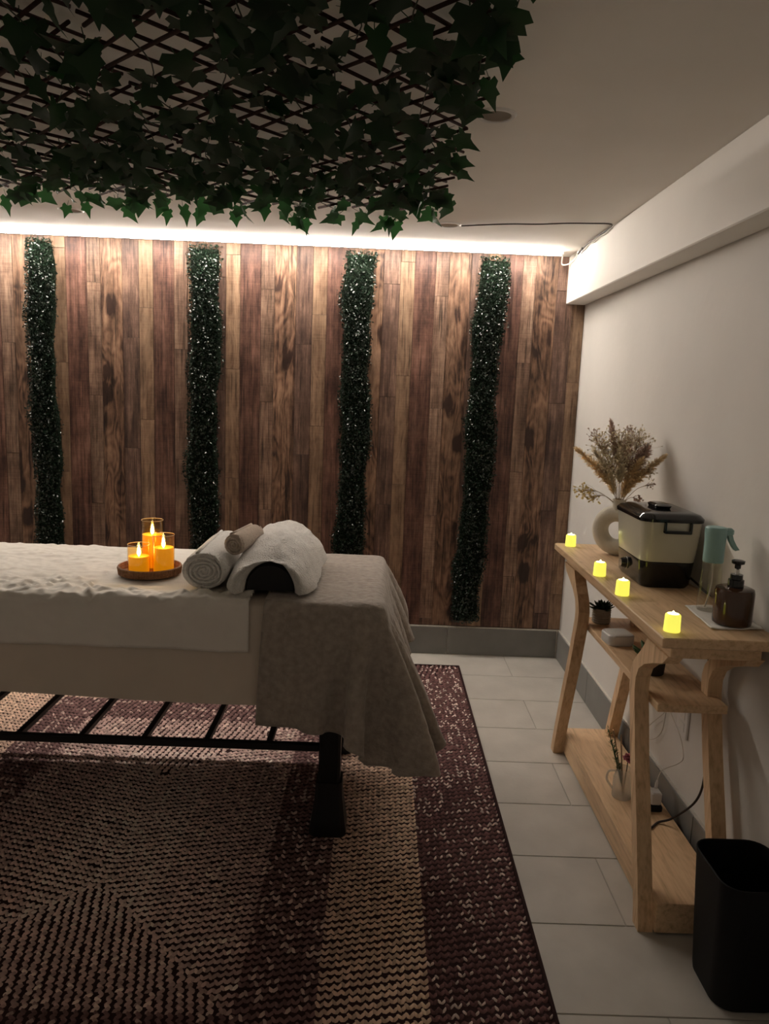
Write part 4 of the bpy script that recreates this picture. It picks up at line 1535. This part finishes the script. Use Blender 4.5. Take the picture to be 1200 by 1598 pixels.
def rot_ring(pts, c):
    return [(c[0] + (p[0] - c[0]) * ca - (p[1] - c[1]) * sa, c[1] + (p[0] - c[0]) * sa + (p[1] - c[1]) * ca, p[2]) for p in pts]


cc = (.903, 2.645)
put('casing', MB().loft([rot_ring(rrect(.857, .949, 2.600, 2.690, .022, ZM), cc), rot_ring(rrect(.853, .953, 2.596, 2.694, .025, ZM + .006), cc), rot_ring(rrect(.853, .953, 2.596, 2.694, .025, ZM + .036), cc),
                         rot_ring(rrect(.857, .949, 2.600, 2.690, .022, ZM + .040), cc)], True), 'white_plastic', wbx, smooth=True)
put('top_panel', MB().loft([rot_ring(rrect(.864, .942, 2.607, 2.683, .018, ZM + .0402), cc), rot_ring(rrect(.866, .940, 2.609, 2.681, .017, ZM + .0412), cc)], True), 'tissue', wbx)

# ---- bottom shelf: jug with sprigs, adapter
ZB = .100
jx, jy = .932, 2.530
jg = thing('glass_jug', (jx, jy, ZB), 'small cloudy glass jug with a handle on the bottom shelf', 'jug')
put('body', MB().lathe([(.001, 0), (.034, 0), (.0355, .004), (.0355, .075), (.029, .092), (.026, .105), (.028, .112)], (jx, jy, ZB), 28, caps=False), 'jug_glass', jg, smooth=True)
put('handle', MB().tube(smooth_path([(jx - .026, jy + .004, ZB + .098), (jx - .050, jy + .010, ZB + .092), (jx - .055, jy + .010, ZB + .06), (jx - .034, jy + .004, ZB + .030)]), .0042, 8), 'jug_glass', jg, smooth=True)
ft = thing('flower_sprig', (jx, jy, ZB + .02), 'pink artificial flower with green sprigs and reeds in the glass jug', 'flowers')
for i, (dx, dy, dz) in enumerate([(-.035, .05, .235), (-.012, .03, .225), (-.045, .03, .20)]):
    put('reed', MB().tube([(jx - dx * .15, jy - dy * .15, ZB + .012), (jx + dx, jy + dy, ZB + dz)], .0028, 6), 'reed', ft)
g = random.Random(9)
for dx, dy, dz in ((-.060, .03, .245), (-.050, .01, .20)):
    path = smooth_path([(jx, jy, ZB + .03), (jx + dx * .35, jy + dy * .3, ZB + .11), (jx + dx, jy + dy, ZB + dz)], 10)
    mb_ = MB().tube(path, .0014, 5)
    for p in path[8:]:
        for k_ in range(5):
            d = Vector((g.gauss(0, 1), g.gauss(0, 1), g.gauss(.5, .6))).normalized()
            e = p + d * .020
            w = d.cross(Vector((.3, .5, .8))).normalized() * .0022
            mb_.add([p, p.lerp(e, .5) + w, e, p.lerp(e, .5) - w], [(0, 1, 2, 3)])
    put('green_sprig', mb_, 'succulent2', ft)
fc = Vector((jx + .010, jy - .006, ZB + .150))
for i in range(16):
    a = i * 2.399
    el = 1.3 - 1.5 * i / 16
    d = Vector((math.cos(a) * math.cos(el), math.sin(a) * math.cos(el), math.sin(el)))
    s = Vector((-math.sin(a), math.cos(a), 0))
    c = fc
    l, w = .026, .011
    put('petal', MB().add([c, c + d * l * .5 + s * w, c + d * l + Vector((0, 0, -.003)), c + d * l * .5 - s * w, c + d * l * .55 + Vector((0, 0, .004))], [(0, 1, 4), (1, 2, 4), (2, 3, 4), (3, 0, 4)]), 'pink', ft)
put('flower_stem', MB().tube([(jx + .004, jy, ZB + .012), fc], .0016, 5), 'ivy_stem', ft)

ps = thing('power_strip', (.990, 2.455, ZB), 'black socket block lying on the bottom shelf under the white adapter', 'power strip')
put('body', MB().box(.955, 1.045, 2.428, 2.482, ZB, ZB + .024, .004), 'black_vinyl', ps)
put('socket_face', MB().lathe([(.017, .0242), (.017, .0255), (.014, .0255), (.014, .0245)], (.975, 2.455, ZB), 20), 'dark_pot', ps)
ad = thing('charger_adapter', (1.022, 2.455, ZB + .0242), 'white charger adapter plugged in on the bottom shelf', 'adapter')
put('body', MB().box(1.003, 1.041, 2.432, 2.478, ZB + .0243, ZB + .070, .004), 'white_plastic', ad)
put('plug_end', MB().tube([(1.030, 2.470, ZB + .070), (1.034, 2.476, ZB + .086), (1.037, 2.480, ZB + .096)], [.006, .0055, .0025], 8), 'white_plastic', ad, smooth=True)
put('white_cable', MB().tube(smooth_path([(1.037, 2.480, ZB + .096), (1.060, 2.50, .225), (1.085, 2.435, .285), (1.090, 2.412, .325), (1.090, 2.46, .38), (1.090, 2.55, .42), (1.088, 2.585, .445), (1.085, 2.575, .50), (1.080, 2.56, .60), (1.078, 2.62, .66)]), .0018, 6), 'white_cable', smooth=True,
    label='thin white charging cable rising from the adapter behind the console', cat='cable')
put('white_cable', MB().tube(smooth_path([(1.079, 2.70, .66), (1.092, 2.60, .56), (1.094, 2.588, .44), (1.094, 2.62, .39), (1.090, 2.72, .30), (1.082, 2.770, .235), (1.090, 2.70, .245), (1.096, 2.63, .31), (1.097, 2.61, .40)]), .0018, 6), 'white_cable', smooth=True,
    label='thin white cable looping loosely against the wall under the middle shelf', cat='cable')
ol = thing('wall_outlet', (XR, 2.47, .38), 'white wall outlet plate behind the console, near the skirting', 'outlet')
put('plate', MB().box(XR - .009, XR - .0003, 2.425, 2.515, .375, .490, .003), 'white_plastic', ol)
for zz_ in (.410, .455):
    put('socket', MB().box(XR - .0105, XR - .0091, 2.448, 2.492, zz_ - .016, zz_ + .016, .0005), 'tissue', ol)

# ================================================================== BIN
tb = thing('waste_bin', (.998, 1.76, 0), 'black plastic waste bin at the near end of the console', 'bin')
o_r, i_r = [], []
for z, e in ((.0008, -.010), (.004, -.006), (.02, -.004), (.18, .004), (.345, .012), (.352, .013)):
    o_r.append(rrect(.905 - e, 1.085 + e * .5, 1.665 - e, 1.865 + e, .050, z))
for z, e in ((.352, .009), (.20, .0), (.012, -.010)):
    i_r.append(rrect(.905 - e, 1.085 + e * .5, 1.665 - e, 1.865 + e, .048, z))
mb_ = MB().loft(o_r + i_r, True)
put('body', mb_, 'bin', tb, smooth=True)
put('rim', MB().tube([(p[0], p[1], .352) for p in rrect(.905 - .011, 1.085 + .0055, 1.665 - .011, 1.865 + .011, .05, 0)] + [(rrect(.905 - .011, 1.085 + .0055, 1.665 - .011, 1.865 + .011, .05, 0)[0][0], 1.665 - .011, .352)], .0028, 6, False), 'bin', tb, smooth='all')
